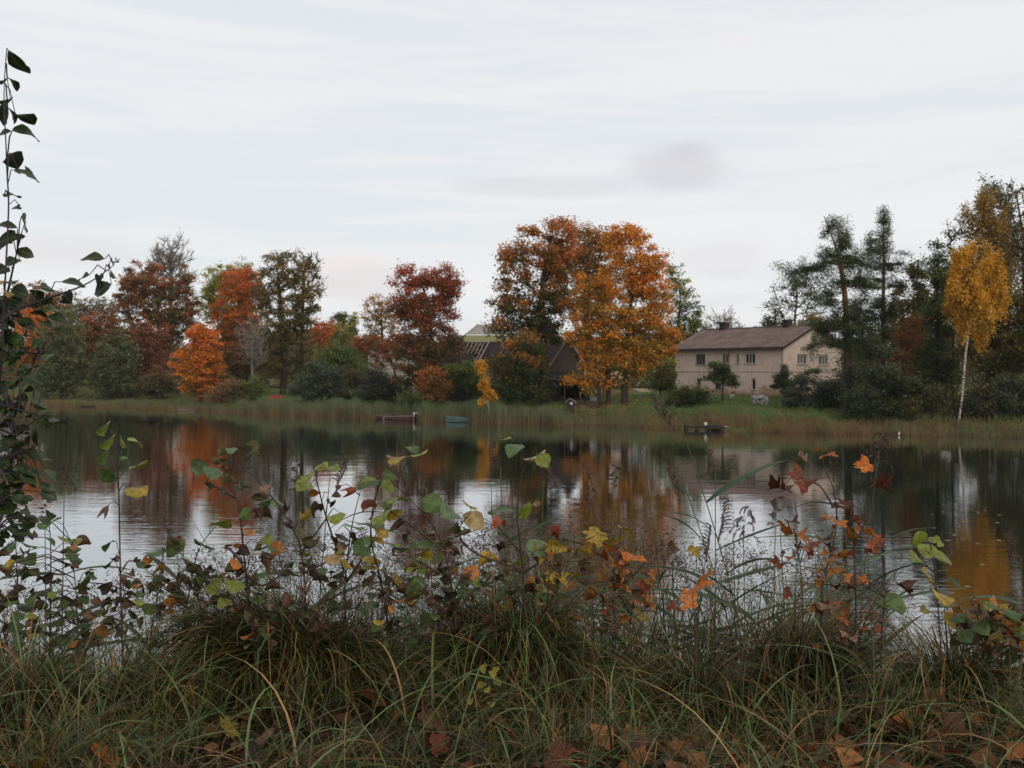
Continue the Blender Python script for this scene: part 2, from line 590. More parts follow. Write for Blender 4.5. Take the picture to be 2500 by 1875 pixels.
def tree(name, label, px, d, lobes, ramp, lai=4.5, leaf=0.26, tr=0.22, trunk=None, clump=0.75, flat=0.65, n_att=None, bark=BROWN,
         bias=0.5, gv=0.3, gr=0.15, gu=0.0, cn=0.22, ln=0.13, seed=1, cat='tree', crown='crown', tname='trunk', mat=None, aspect=0.75, up=0.4,
         shell=0.6, group=None, tip=0.022, droop=0.0, needles=False, base_z=None, dy=0.9, minfrac=0.15, stems=0, extra_twigs=0, ramp2=None, r2=0.0):
    rng = np.random.default_rng(seed * 977 + int(px))
    k = d / F
    x0 = (px - CX) * k
    gz = float(ground_z(x0, d)) if base_z is None else base_z
    base = np.array([x0, d, gz])
    lb = np.array([[*W(cx, cy, d), rx * k * GROW, (rx * 0.6 if needles else min(rx, ry * 1.3)) * k * dy * GROW, ry * k * GROW] for cx, cy, rx, ry in lobes])
    area = PI * lb[:, 3] * lb[:, 5]
    vol = lb[:, 3] * lb[:, 4] * lb[:, 5]
    A = area.sum()
    if n_att is None: n_att = int(min(420, max(30, vol.sum() * 4.19 * 0.22 / (clump ** 3) * 1.3)))
    pick = rng.choice(len(lb), n_att, p=area / A)
    v = rng.normal(size=(n_att, 3)); v /= np.linalg.norm(v, axis=1, keepdims=True)
    r = shell + (1 - shell) * rng.uniform(0, 1, n_att) ** 0.6
    inner = rng.uniform(size=n_att) < 0.35
    r = np.where(inner, r * rng.uniform(0.2, 1, n_att), r) * 0.93
    r = r * (1 + 0.13 * rng.normal(size=n_att))
    att = lb[pick, :3] + v * lb[pick, 3:6] * r[:, None]
    att[:, 2] = np.maximum(att[:, 2], gz + 0.25)
    # trunk
    ztop = (lb[:, 2] + lb[:, 5]).max(); zbot = (lb[:, 2] - lb[:, 5]).min()
    if trunk is None:
        cxw = np.average(lb[:, 0], weights=area)
        top = np.array([cxw, d, gz + (ztop - gz) * 0.82])
        pts = [base, base * 0.6 + top * 0.4 + rng.normal(size=3) * 0.15, top]
        pts[1][0] = base[0] * 0.75 + top[0] * 0.25
    else:
        pts = [base] + [W(a, b, d) for a, b in trunk]
    pts = np.array(pts)
    seg = np.linalg.norm(np.diff(pts, axis=0), axis=1); cum = np.concatenate([[0], np.cumsum(seg)])
    m = max(4, int(cum[-1] / 0.6))
    ts = np.linspace(0, cum[-1], m)
    T = np.stack([np.interp(ts, cum, pts[:, i]) for i in range(3)], 1)
    T[1:-1] += rng.normal(size=(m - 2, 3)) * np.array([0.05, 0.05, 0.0])
    for _ in range(2): T[1:-1] = (T[:-2] + 2 * T[1:-1] + T[2:]) / 4
    minz = max(zbot - 0.3, gz + (ztop - gz) * minfrac)
    N, Pn, tips = skeleton(T, att, rng, up=up, minz=minz)
    nt = len(T)
    if extra_twigs:                                       # fine twigs of a leafless crown
        ex = []; ep = []
        for q in tips:
            for _ in range(extra_twigs):
                dirv = N[q] - N[Pn[q]]; dirv = dirv / (np.linalg.norm(dirv) + 1e-6)
                e = N[q] + (dirv * 0.7 + rng.normal(size=3) * 0.55 + np.array([0, 0, 0.25])) * rng.uniform(0.4, 1.1) * clump
                ex.append(e); ep.append(q if rng.uniform() < 0.7 else Pn[q])
        N = np.concatenate([N, np.array(ex)]); Pn = np.concatenate([Pn, np.array(ep)])
    cnt = np.zeros(len(N))
    has = np.zeros(len(N), bool); has[Pn[Pn >= 0]] = True
    cnt[~has] = 1
    for i in range(len(N) - 1, 0, -1):
        cnt[Pn[i]] += cnt[i]
    rad = tip * np.maximum(cnt, 1) ** 0.47
    sc = tr / max(rad[1], 1e-6)
    w_ = np.clip((rad / rad[1] - 0.1) / 0.5, 0, 1)
    rad = rad * (1 + (sc - 1) * w_)
    rad[:nt] = np.maximum(rad[:nt], np.linspace(tr, tip * 1.5, nt))
    rad[0] = tr * 1.25
    root = empty(name, base)
    tag(root, label, cat, group)
    me = limb_mesh(tname, N - base, Pn, rad, bark, mat or M_BARK)
    link(tname, me, root)
    # leaves
    leaf = leaf * 0.88
    la = leaf * leaf * aspect * 0.5
    nl = int(lai * FULL * A / la)
    if nl > 0:
        share = rng.uniform(0.4, 1.6, n_att); share /= share.sum()
        who = rng.choice(n_att, nl, p=share)
        sig = clump * rng.uniform(0.6, 1.25, n_att)
        off = rng.normal(size=(nl, 3)) * sig[who][:, None] * 0.55
        off[:, 2] *= flat
        if droop: off[:, 2] -= np.abs(rng.normal(size=nl)) * droop
        P = att[who] + off
        if needles:
            along = rng.uniform(0.8, 1.12, nl)[:, None]
            par = N[Pn[tips]]
            P = att[who] * along + par[who] * (1 - along) + off * 0.9
        P[:, 2] = np.maximum(P[:, 2], gz + 0.05)
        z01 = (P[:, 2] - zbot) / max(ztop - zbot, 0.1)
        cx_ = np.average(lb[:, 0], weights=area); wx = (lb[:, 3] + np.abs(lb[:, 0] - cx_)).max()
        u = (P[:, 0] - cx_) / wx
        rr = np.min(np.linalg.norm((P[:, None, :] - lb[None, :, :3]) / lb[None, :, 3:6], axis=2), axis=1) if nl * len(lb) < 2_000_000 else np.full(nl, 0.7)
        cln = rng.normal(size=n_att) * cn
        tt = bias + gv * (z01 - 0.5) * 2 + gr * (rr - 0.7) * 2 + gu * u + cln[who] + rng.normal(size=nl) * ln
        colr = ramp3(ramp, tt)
        if ramp2 is not None:                             # a share of the twigs has turned another colour
            other = rng.uniform(size=n_att) < r2
            sel = other[who]
            colr[sel] = ramp3(ramp2, tt[sel])
        colr *= rng.uniform(0.8, 1.2, (nl, 1))
        V, Fc = leaf_cloud(P, rng, leaf, aspect, up=0.55, droop=droop)
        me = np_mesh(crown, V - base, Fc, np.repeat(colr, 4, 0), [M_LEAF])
        link(crown, me, root)
    TREES.append(name)
    return root


# leaf colours (albedo)
ORANGE = [(0.26, 0.135, 0.024), (0.55, 0.19, 0.024), (0.64, 0.175, 0.028)]
GOLD = [(0.10, 0.115, 0.026), (0.38, 0.22, 0.03), (0.60, 0.245, 0.028), (0.64, 0.225, 0.028)]
GOLD2 = [(0.13, 0.13, 0.03), (0.44, 0.235, 0.032), (0.62, 0.27, 0.034)]
REDM = [(0.05, 0.068, 0.024), (0.18, 0.082, 0.03), (0.38, 0.078, 0.034)]
RUST = [(0.12, 0.09, 0.03), (0.27, 0.105, 0.035), (0.40, 0.125, 0.04)]
RUSTD = [(0.09, 0.072, 0.036), (0.192, 0.084, 0.0408), (0.288, 0.102, 0.048)]
OLIVE = [(0.06, 0.065, 0.022), (0.13, 0.105, 0.028), (0.24, 0.15, 0.035)]
GREENY = [(0.07, 0.10, 0.025), (0.16, 0.18, 0.035), (0.34, 0.30, 0.04)]
DKGREEN = [(0.0415, 0.0609, 0.0206), (0.067, 0.0899, 0.0283), (0.0957, 0.1131, 0.0326)]
GREYGR = [(0.0784, 0.0923, 0.0394), (0.1214, 0.1385, 0.058), (0.1681, 0.1775, 0.0719)]
BUSHGR = [(0.0504, 0.0791, 0.0214), (0.0862, 0.1222, 0.0309), (0.1437, 0.1725, 0.0356)]
PINE = [(0.0349, 0.053, 0.0206), (0.0582, 0.0796, 0.0281), (0.0903, 0.1087, 0.0374)]
YELLOW = [(0.36, 0.19, 0.022), (0.62, 0.31, 0.024), (0.72, 0.36, 0.03)]
MAPGR = [(0.032, 0.055, 0.018), (0.07, 0.085, 0.024), (0.24, 0.12, 0.028), (0.52, 0.16, 0.028)]
BROWNB = [(0.10, 0.09, 0.028), (0.21, 0.125, 0.032), (0.31, 0.17, 0.036)]

# --- the bank to the west, far away
tree('maple_tree', 'small bright orange maple seen past the sapling, nearest the photo\'s edge', 82, 172, [(82, 815, 44, 62), (70, 870, 38, 40)], ORANGE, leaf=0.36, tr=0.15, clump=0.8, seed=1, bias=0.45)
tree('oak_tree', 'brown-orange rounded crown rising behind the small edge maple', 105, 205, [(85, 745, 62, 55), (140, 765, 45, 55), (30, 770, 60, 60)], [(0.10, 0.08, 0.03), (0.22, 0.11, 0.04), (0.34, 0.15, 0.045)], leaf=0.4, seed=2, lai=4)
tree('willow_tree', 'grey-green willow between the small edge maple and dull rusty trees', 150, 166, [(150, 830, 52, 85), (165, 900, 60, 65), (120, 930, 50, 40)], GREYGR, leaf=0.36, seed=3, lai=4.5, tr=0.2)
tree('oak_tree', 'olive tree with sky showing through its thin flat top', 232, 200, [(230, 752, 58, 36), (200, 775, 40, 35), (265, 765, 40, 30), (232, 830, 60, 60)], [(0.07, 0.075, 0.028), (0.13, 0.10, 0.03), (0.2, 0.12, 0.035)], leaf=0.36, seed=4, lai=2.2, clump=0.9)
tree('maple_tree', 'dull rusty tree below the thin-topped olive tree', 245, 182, [(245, 815, 55, 55), (220, 860, 45, 50), (290, 840, 45, 50)], RUST, leaf=0.38, seed=5, lai=4, cn=0.3, bias=0.35)
tree('willow_tree', 'dark grey-green willow standing over the low grassy point', 285, 164, [(285, 885, 52, 66), (255, 930, 45, 45), (310, 940, 40, 42)], GREYGR, leaf=0.36, seed=6, lai=4.8, bias=0.3)
tree('oak_tree', 'tall reddish-brown tree just before the leafless tree', 388, 176, [(345, 690, 62, 52), (400, 730, 75, 65), (320, 735, 48, 55), (440, 770, 45, 60), (380, 810, 75, 60), (455, 690, 24, 40)], RUST, leaf=0.36, seed=7, lai=4.2, cn=0.25, bias=0.42, gv=0.1, tr=0.35, ramp2=OLIVE, r2=0.2)
tree('bare_tree', 'tall leafless pale tree with a rounded twiggy crown', 417, 186, [(420, 630, 52, 56), (430, 690, 52, 40), (395, 650, 35, 40)], [(0.2, 0.11, 0.05)], lai=0.12, leaf=0.3, seed=8, trunk=[(418, 760), (416, 650), (417, 600)], tr=0.32, bark=GREYB, extra_twigs=5, clump=0.8, tip=0.02, n_att=330)
tree('rowan_tree', 'dark rust-red bushy tree at the foot of the reddish-brown tree', 365, 168, [(365, 845, 42, 60), (385, 900, 40, 50), (345, 905, 35, 45)], RUSTD, leaf=0.34, seed=9, lai=4.5, bias=0.6)
tree('shrub', 'brownish green shrub left of the brightest orange maple at the water', 395, 158, [(392, 935, 48, 38), (360, 950, 30, 24)], [(0.05, 0.06, 0.024), (0.11, 0.085, 0.035), (0.22, 0.11, 0.04)], leaf=0.3, seed=10, lai=4, cat='shrub', crown='foliage', tname='stem', tr=0.09)
tree('maple_tree', 'brightest orange maple close to the far water, full cone crown', 490, 146, [(488, 840, 42, 50), (480, 890, 56, 48), (505, 900, 48, 55), (485, 940, 48, 32), (500, 815, 30, 26)], ORANGE, leaf=0.3, seed=11, lai=5.5, bias=0.62, gv=0.3, clump=0.65, flat=0.45, tr=0.18, cn=0.28)
tree('maple_tree', 'yellow-green crown peeping out behind the tall orange-red maple', 545, 195, [(545, 690, 52, 48), (515, 735, 40, 50), (590, 665, 35, 30), (560, 770, 60, 50)], [(0.12, 0.15, 0.03), (0.24, 0.25, 0.04), (0.42, 0.36, 0.05)], leaf=0.36, seed=12, lai=3.6)
tree('maple_tree', 'tall orange-red maple in front of the yellow-green crown', 582, 166, [(585, 705, 50, 55), (570, 770, 55, 60), (600, 800, 55, 65), (560, 840, 48, 50), (610, 700, 35, 50)], [(0.16, 0.10, 0.03), (0.48, 0.16, 0.03), (0.60, 0.13, 0.035)], leaf=0.32, seed=13, lai=4.2, bias=0.5, gv=0.35, tr=0.32, cn=0.26)
tree('maple_tree', 'dull brown lower tree behind the pale thin leafless one', 600, 160, [(590, 880, 60, 42), (640, 860, 45, 55)], RUST, leaf=0.32, seed=14, lai=3.0, bias=0.3, tr=0.25)
tree('linden_tree', 'tall airy olive-brown tree with two stems and twiggy top', 691, 150, [(680, 650, 52, 45), (650, 720, 52, 58), (725, 700, 52, 60), (750, 760, 40, 50), (690, 790, 80, 60), (700, 870, 75, 60), (650, 850, 50, 50)], OLIVE, leaf=0.3, seed=15, lai=2.1, bias=0.5, gv=0.2, tr=0.42, clump=0.7, cn=0.25, trunk=[(694, 900), (685, 760), (676, 650)], extra_twigs=1, ramp2=[(0.12, 0.10, 0.03), (0.30, 0.15, 0.035)], r2=0.25, tip=0.028)
tree('linden_tree', 'thin twiggy olive crown leaning out beyond the airy two-stem tree', 735, 153, [(745, 650, 38, 42), (760, 700, 34, 40), (735, 780, 30, 50)], OLIVE, leaf=0.26, seed=16, lai=0.9, tr=0.28, clump=0.7, trunk=[(737, 800), (742, 660)], extra_twigs=4, tip=0.028, bias=0.5)
tree('bare_tree', 'thin pale leafless tree before the orange-red maple', 616, 143, [(612, 820, 40, 45), (620, 870, 32, 30)], [(0.2, 0.12, 0.05)], lai=0.15, leaf=0.25, seed=17, bark=GREYB, trunk=[(615, 880), (617, 800)], tr=0.17, extra_twigs=4, clump=0.7, tip=0.018, n_att=120)
tree('shrub', 'round green shrub at the foot of the pale leafless tree', 622, 139, [(622, 950, 26, 26)], BUSHGR, leaf=0.24, seed=18, lai=5, cat='shrub', crown='foliage', tname='stem', tr=0.06)
tree('shrub', 'tan-brown brushwood beside the brightest orange maple', 575, 140, [(560, 955, 36, 24), (590, 945, 24, 28), (540, 965, 28, 18)], [(0.10, 0.075, 0.035), (0.2, 0.11, 0.05), (0.26, 0.13, 0.055)], leaf=0.24, seed=19, lai=4, cat='shrub', crown='foliage', tname='stem', tr=0.05)
tree('maple_tree', 'orange-red crown low behind the airy two-stem tree', 785, 192, [(785, 805, 26, 32), (770, 840, 30, 40)], [(0.3, 0.12, 0.03), (0.5, 0.15, 0.03), (0.56, 0.12, 0.03)], leaf=0.36, seed=20, lai=4.5)
tree('spruce_tree', 'dark blunt spruce top showing on the skyline behind yellow-green trees', 828, 262, [(828, 785, 17, 26), (826, 815, 24, 26)], DKGREEN, leaf=0.45, seed=21, lai=5, aspect=0.4)
tree('poplar_tree', 'pale green crown on the skyline beside the dark spruce top', 857, 262, [(855, 790, 20, 30), (850, 820, 26, 30)], GREENY, leaf=0.42, seed=22, lai=3.5)
tree('linden_tree', 'yellow-green rounded tree in the dip below the spruce top', 815, 212, [(815, 830, 46, 45), (780, 860, 35, 38), (850, 850, 36, 40)], [(0.08, 0.11, 0.028), (0.20, 0.18, 0.034), (0.3, 0.22, 0.04)], leaf=0.36, seed=23, lai=4.5)
tree('shrub', 'purple-brown bushy tree behind the grey-green bank shrubs', 880, 165, [(880, 865, 30, 42), (862, 890, 28, 32)], [(0.07, 0.055, 0.035), (0.12, 0.075, 0.045), (0.16, 0.10, 0.05)], leaf=0.3, seed=24, lai=4, cat='shrub', crown='foliage', tname='stem', tr=0.1)
tree('shrub', 'leafy green shrub in the gap beside the grey house wall', 830, 150, [(830, 885, 55, 40), (790, 905, 45, 35), (880, 910, 40, 30)], BUSHGR, leaf=0.3, seed=25, lai=5, bias=0.6, cat='shrub', crown='foliage', tname='stem', tr=0.1)
tree('shrub', 'olive brushy shrub right below the grey house wall', 865, 141, [(865, 925, 45, 30), (900, 935, 35, 25)], [(0.06, 0.065, 0.025), (0.11, 0.095, 0.04), (0.16, 0.12, 0.05)], leaf=0.27, seed=26, lai=4.5, cat='shrub', crown='foliage', tname='stem', tr=0.08)
tree('shrub', 'big dark grey-green willow shrub behind the reeds, widest of the bank', 785, 131, [(785, 930, 52, 46), (745, 955, 40, 32), (825, 955, 40, 32)], [(0.0398, 0.0511, 0.0312), (0.0653, 0.0781, 0.0483), (0.0994, 0.1136, 0.0639)], leaf=0.27, seed=27, lai=5.5, cat='shrub', crown='foliage', tname='stem', tr=0.1)
tree('shrub', 'dark shrub with purple shade at the foot of the red maple', 935, 125, [(925, 945, 45, 40), (965, 955, 35, 38), (895, 965, 30, 22)], [(0.0341, 0.0426, 0.0284), (0.0568, 0.0639, 0.0398), (0.088, 0.088, 0.0483)], leaf=0.25, seed=28, lai=5.5, cat='shrub', crown='foliage', tname='stem', tr=0.1)
tree('apple_tree', 'small orange-brown tree leaning sideways before the grey house wall', 968, 136, [(905, 845, 42, 26), (935, 870, 38, 34), (960, 845, 34, 34), (880, 835, 22, 16)], RUST, leaf=0.25, seed=29, lai=2.8, bias=0.55, tr=0.13, trunk=[(966, 905), (955, 880), (925, 850)], clump=0.55)
tree('maple_tree', 'sparse yellow-orange crown behind the red maple, sky showing through', 935, 160, [(918, 745, 30, 34), (945, 770, 32, 46), (905, 790, 25, 32), (935, 810, 36, 30)], [(0.2, 0.15, 0.03), (0.4, 0.2, 0.035), (0.52, 0.22, 0.04)], leaf=0.28, seed=30, lai=1.4, tr=0.2, clump=0.6, extra_twigs=1)
# --- the bank with the barn
tree('maple_tree', 'deep red maple, only red crown, before the barn', 1052, 121, [(1010, 690, 54, 48), (1080, 700, 45, 46), (1000, 760, 58, 55), (1060, 770, 55, 55), (1095, 690, 30, 36), (1035, 840, 78, 55), (1070, 900, 60, 55), (1000, 900, 50, 50), (1105, 850, 36, 28)], REDM, leaf=0.27, seed=31, lai=4.2, bias=0.55, gv=0.5, gr=0.12, gu=-0.05, tr=0.36, cn=0.2, trunk=[(1054, 860), (1048, 760), (1030, 690)])
tree('shrub', 'leafy mid-green bush covering the low end of the barn', 1125, 119, [(1120, 915, 40, 32), (1095, 940, 45, 28), (1150, 935, 25, 26)], BUSHGR, leaf=0.25, seed=32, lai=4.5, cat='shrub', crown='foliage', tname='stem', tr=0.07)
tree('maple_tree', 'small orange-brown maple low in front of the red maple', 1065, 117, [(1065, 925, 34, 30), (1050, 955, 32, 28), (1082, 955, 24, 24)], [(0.09, 0.075, 0.026), (0.24, 0.11, 0.03), (0.36, 0.13, 0.035)], leaf=0.24, seed=33, lai=4.5, tr=0.09, bias=0.55)
tree('shrub', 'low dark bush in the reeds under the red maple', 1000, 117, [(1000, 975, 38, 20), (1035, 985, 30, 16)], DKGREEN, leaf=0.22, seed=34, lai=5, cat='shrub', crown='foliage', tname='stem', tr=0.05)
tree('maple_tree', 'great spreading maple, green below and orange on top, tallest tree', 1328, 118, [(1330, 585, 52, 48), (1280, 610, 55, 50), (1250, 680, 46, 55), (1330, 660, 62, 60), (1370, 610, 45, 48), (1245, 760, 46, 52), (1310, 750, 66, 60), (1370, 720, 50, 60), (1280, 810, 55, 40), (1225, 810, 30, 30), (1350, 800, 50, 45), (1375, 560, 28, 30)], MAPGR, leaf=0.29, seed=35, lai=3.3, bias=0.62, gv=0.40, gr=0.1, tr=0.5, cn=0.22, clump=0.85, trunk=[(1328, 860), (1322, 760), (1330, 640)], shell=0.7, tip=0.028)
tree('maple_tree', 'young maple with orange cap half hiding the barn roof', 1322, 113, [(1290, 850, 50, 42), (1245, 890, 50, 42), (1285, 915, 55, 50), (1318, 878, 28, 38), (1250, 945, 55, 34), (1325, 945, 28, 34), (1290, 960, 60, 26)], MAPGR, leaf=0.25, seed=36, lai=4.2, bias=0.28, gv=0.32, gu=-0.14, gr=0.12, tr=0.2, cn=0.2, trunk=[(1322, 900), (1305, 850)])
tree('maple_tree', 'dull brown-orange maple standing behind the golden one', 1430, 128, [(1425, 600, 62, 52), (1395, 650, 60, 60), (1460, 660, 55, 60), (1430, 730, 70, 60), (1480, 590, 40, 40)], [(0.10, 0.09, 0.03), (0.27, 0.145, 0.04), (0.42, 0.18, 0.045)], leaf=0.29, seed=37, lai=4.0, bias=0.55, gv=0.2, tr=0.4)
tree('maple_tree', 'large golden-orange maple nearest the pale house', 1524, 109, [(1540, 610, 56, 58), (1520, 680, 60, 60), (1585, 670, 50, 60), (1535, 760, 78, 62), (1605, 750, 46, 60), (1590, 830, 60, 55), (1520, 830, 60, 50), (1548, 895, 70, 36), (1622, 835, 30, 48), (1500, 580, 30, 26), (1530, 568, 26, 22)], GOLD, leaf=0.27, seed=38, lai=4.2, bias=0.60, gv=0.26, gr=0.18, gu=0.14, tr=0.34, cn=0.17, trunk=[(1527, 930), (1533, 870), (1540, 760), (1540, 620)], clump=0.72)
tree('maple_tree', 'orange-brown maple with low golden boughs between the two largest maples', 1484, 110.0, [(1440, 700, 42, 44), (1460, 770, 56, 55), (1420, 820, 44, 48), (1480, 850, 48, 45), (1462, 880, 36, 36), (1402, 926, 26, 15), (1475, 925, 34, 26), (1430, 938, 34, 15), (1430, 895, 26, 14)], GOLD, leaf=0.25, seed=39, lai=3.3, bias=0.52, gv=-0.08, gr=0.15, tr=0.25, cn=0.26, trunk=[(1484, 930), (1480, 850), (1460, 740)], clump=0.62)
tree('maple_tree', 'slender dark trunk with few golden leaves beside the low boughs', 1466, 109.0, [(1450, 900, 30, 26), (1440, 945, 28, 20), (1462, 860, 26, 28)], GOLD2, leaf=0.23, seed=40, lai=1.6, tr=0.19, trunk=[(1461, 930), (1455, 850)], bias=0.6, clump=0.5)
tree('birch_tree', 'small bent yellow birch leaning over the reeds', 1197, 109.5, [(1168, 893, 16, 16), (1182, 905, 20, 22), (1183, 935, 17, 24), (1188, 960, 17, 20), (1203, 968, 14, 10), (1176, 975, 8, 14)], YELLOW, leaf=0.2, seed=41, lai=5, tr=0.055, trunk=[(1190, 975), (1184, 930), (1176, 900), (1166, 884)], clump=0.3, flat=1.1, droop=0.18, mat=M_BIRCH, bias=0.3, gv=0.0, shell=0.3, dy=1.0, n_att=46, up=0.1)
tree('poplar_tree', 'slim green-yellow tree rising behind the golden maple and house', 1655, 148, [(1645, 670, 22, 42), (1660, 720, 34, 50), (1680, 780, 38, 48), (1655, 810, 36, 50), (1705, 800, 24, 36), (1632, 850, 34, 48)], GREENY, leaf=0.3, seed=42, lai=2.4, tr=0.24, bias=0.4, clump=0.62)
tree('bare_tree', 'thin brownish half-bare tree behind the roof by the aerial', 1760, 176, [(1755, 790, 36, 34), (1785, 800, 26, 24), (1735, 815, 28, 22)], [(0.2, 0.13, 0.06), (0.3, 0.2, 0.1)], lai=0.7, leaf=0.3, seed=43, bark=GREYB, tr=0.18, extra_twigs=3, clump=0.8, tip=0.018, n_att=130)
tree('shrub', 'yellow-green tall bush against the west end of the pale house', 1612, 124, [(1620, 900, 28, 28), (1600, 925, 32, 30), (1630, 930, 24, 32), (1590, 945, 26, 20)], [(0.05, 0.075, 0.022), (0.12, 0.13, 0.03), (0.24, 0.2, 0.035)], leaf=0.25, seed=44, lai=4.8, bias=0.55, gv=0.4, cat='shrub', crown='foliage', tname='stem', tr=0.07)
tree('shrub', 'dense rounded dark green bush in front of the pale house', 1692, 106, [(1680, 972, 42, 30), (1715, 978, 28, 24), (1650, 975, 28, 26)], [(0.03, 0.048, 0.017), (0.05, 0.068, 0.022), (0.13, 0.125, 0.03)], leaf=0.21, seed=45, lai=5.5, bias=0.4, gv=0.45, cat='shrub', crown='foliage', tname='stem', tr=0.05)
tree('apple_tree', 'small round green apple tree before the middle of the pale facade', 1764, 110, [(1755, 905, 32, 24), (1775, 918, 34, 26), (1742, 920, 26, 18), (1790, 935, 20, 14)], [(0.04, 0.062, 0.022), (0.075, 0.10, 0.03), (0.12, 0.14, 0.04)], leaf=0.21, seed=46, lai=4.2, tr=0.09, trunk=[(1765, 950), (1763, 915)], bias=0.5, clump=0.5)
tree('apple_tree', 'loose green sapling at the corner of the pale house', 1914, 110, [(1912, 915, 20, 22), (1905, 945, 24, 20), (1925, 940, 20, 24), (1900, 925, 18, 12)], [(0.03, 0.05, 0.018), (0.06, 0.085, 0.026), (0.10, 0.12, 0.035)], leaf=0.21, seed=47, lai=3.8, tr=0.08, clump=0.45, bias=0.45)
tree('lilac_shrub', 'straggling green shrub in front of the warm gable wall', 1968, 107, [(1965, 925, 28, 20), (1985, 950, 28, 26), (1950, 945, 20, 18), (1985, 905, 20, 12)], [(0.04, 0.06, 0.022), (0.075, 0.095, 0.03), (0.13, 0.14, 0.045)], leaf=0.21, seed=48, lai=2.6, cat='shrub', crown='foliage', tname='stem', tr=0.05, clump=0.45)
tree('shrub', 'wide dark grey-green thicket under the big pine beside the house', 2000, 99, [(1995, 965, 50, 40), (1955, 985, 40, 30), (2035, 965, 36, 44), (1990, 1010, 60, 28)], [(0.0312, 0.0426, 0.0256), (0.054, 0.0653, 0.0383), (0.0824, 0.0937, 0.0511)], leaf=0.21, seed=49, lai=5.5, cat='shrub', crown='foliage', tname='stem', tr=0.07)
# --- pines, birches and the dark wood to the east
tree('bare_tree', 'half-bare grey tree behind the roof ridge beside the pine', 1938, 142, [(1900, 760, 40, 50), (1945, 715, 40, 46), (1975, 760, 40, 50), (1890, 790, 36, 30), (1960, 690, 30, 30)], [(0.07, 0.075, 0.035), (0.12, 0.12, 0.05)], lai=0.9, leaf=0.26, seed=50, bark=BROWN, tr=0.2, extra_twigs=2, clump=0.75, tip=0.018, n_att=210, trunk=[(1940, 800), (1945, 700)])
tree('linden_tree', 'yellowish bushy tree low behind the house and the pine', 1990, 138, [(1985, 800, 42, 32), (2030, 800, 40, 36), (1960, 805, 40, 20)], [(0.09, 0.10, 0.03), (0.2, 0.16, 0.035), (0.32, 0.2, 0.04)], leaf=0.28, seed=51, lai=2.6)
tree('pine_tree', 'big crooked pine by the pale house, reddish upper stem', 2069, 94, [(2035, 555, 30, 20), (2060, 595, 38, 30), (2080, 640, 42, 26), (2025, 640, 36, 18), (1990, 655, 46, 13), (1930, 664, 30, 9), (2050, 690, 55, 18), (2105, 690, 36, 24), (2020, 730, 40, 20), (2090, 745, 48, 26), (2050, 790, 72, 26), (2100, 800, 50, 30), (2010, 800, 40, 16), (2060, 840, 70, 22), (1990, 850, 36, 12), (2110, 850, 40, 20), (2010, 545, 18, 12), (2020, 615, 26, 12)], PINE, leaf=0.24, seed=52, lai=4.2, tr=0.36, trunk=[(2069, 900), (2068, 800), (2062, 700), (2050, 630), (2030, 570), (2012, 528)], bark=PINEB, clump=0.72, flat=0.30, aspect=0.28, dy=1.0, up=0.05, needles=True, shell=0.3, tip=0.024, minfrac=0.3, n_att=135, bias=0.45)
tree('pine_tree', 'straight pine with tiered branches behind the crooked one', 2157, 103, [(2157, 535, 12, 22), (2150, 575, 28, 12), (2170, 570, 14, 10), (2135, 590, 26, 9), (2160, 610, 40, 14), (2195, 595, 16, 10), (2130, 610, 20, 8), (2150, 650, 36, 14), (2205, 620, 20, 10), (2190, 655, 30, 16), (2125, 655, 26, 10), (2170, 690, 40, 12), (2120, 700, 30, 14), (2200, 700, 24, 12), (2150, 740, 50, 16), (2120, 770, 40, 20), (2180, 760, 40, 14), (2140, 810, 50, 24)], PINE, leaf=0.24, seed=53, lai=3.6, tr=0.25, trunk=[(2157, 850), (2157, 700), (2157, 520)], bark=PINEB, clump=0.6, flat=0.30, aspect=0.28, dy=1.0, up=0.05, needles=True, shell=0.3, tip=0.022, minfrac=0.3, n_att=115, bias=0.5)
tree('linden_tree', 'thin brown-leaved tree filling the gap under the tiered pine', 2185, 112, [(2185, 790, 40, 50), (2150, 830, 45, 40), (2200, 720, 25, 40)], [(0.07, 0.065, 0.03), (0.15, 0.09, 0.035), (0.24, 0.13, 0.04)], leaf=0.26, seed=54, lai=2.2)
tree('spruce_tree', 'green conifer-like tree with yellow patches right of the tiered pine', 2237, 101, [(2232, 670, 22, 34), (2248, 720, 32, 50), (2230, 780, 36, 60), (2250, 850, 40, 60)], [(0.04, 0.06, 0.02), (0.07, 0.085, 0.025), (0.13, 0.12, 0.03)], leaf=0.24, seed=55, lai=4.8, ramp2=[(0.3, 0.17, 0.03), (0.42, 0.22, 0.035)], r2=0.14)
tree('alder_tree', 'dark green tree with ragged pointed top before the yellow birch', 2290, 97, [(2288, 615, 14, 36), (2280, 660, 26, 36), (2298, 700, 34, 50), (2285, 770, 44, 60), (2295, 850, 46, 60), (2285, 920, 44, 50)], DKGREEN, leaf=0.23, seed=56, lai=4.8, bias=0.6, tr=0.22)
tree('aspen_tree', 'wispy thin-leaved top between the dark tree and yellow birch', 2325, 100, [(2330, 565, 20, 32), (2320, 620, 22, 36), (2335, 650, 24, 40)], [(0.07, 0.075, 0.03), (0.14, 0.12, 0.04)], leaf=0.22, seed=57, lai=0.9, clump=0.5, extra_twigs=2, tr=0.12)
tree('rowan_tree', 'orange-red leaved understory tree under the yellow-patched conifer', 2212, 95, [(2212, 830, 28, 40), (2205, 880, 30, 36), (2215, 920, 24, 22), (2230, 790, 20, 30)], [(0.06, 0.055, 0.022), (0.18, 0.085, 0.026), (0.30, 0.10, 0.03)], leaf=0.22, seed=58, lai=3.2, tr=0.09, cn=0.35)
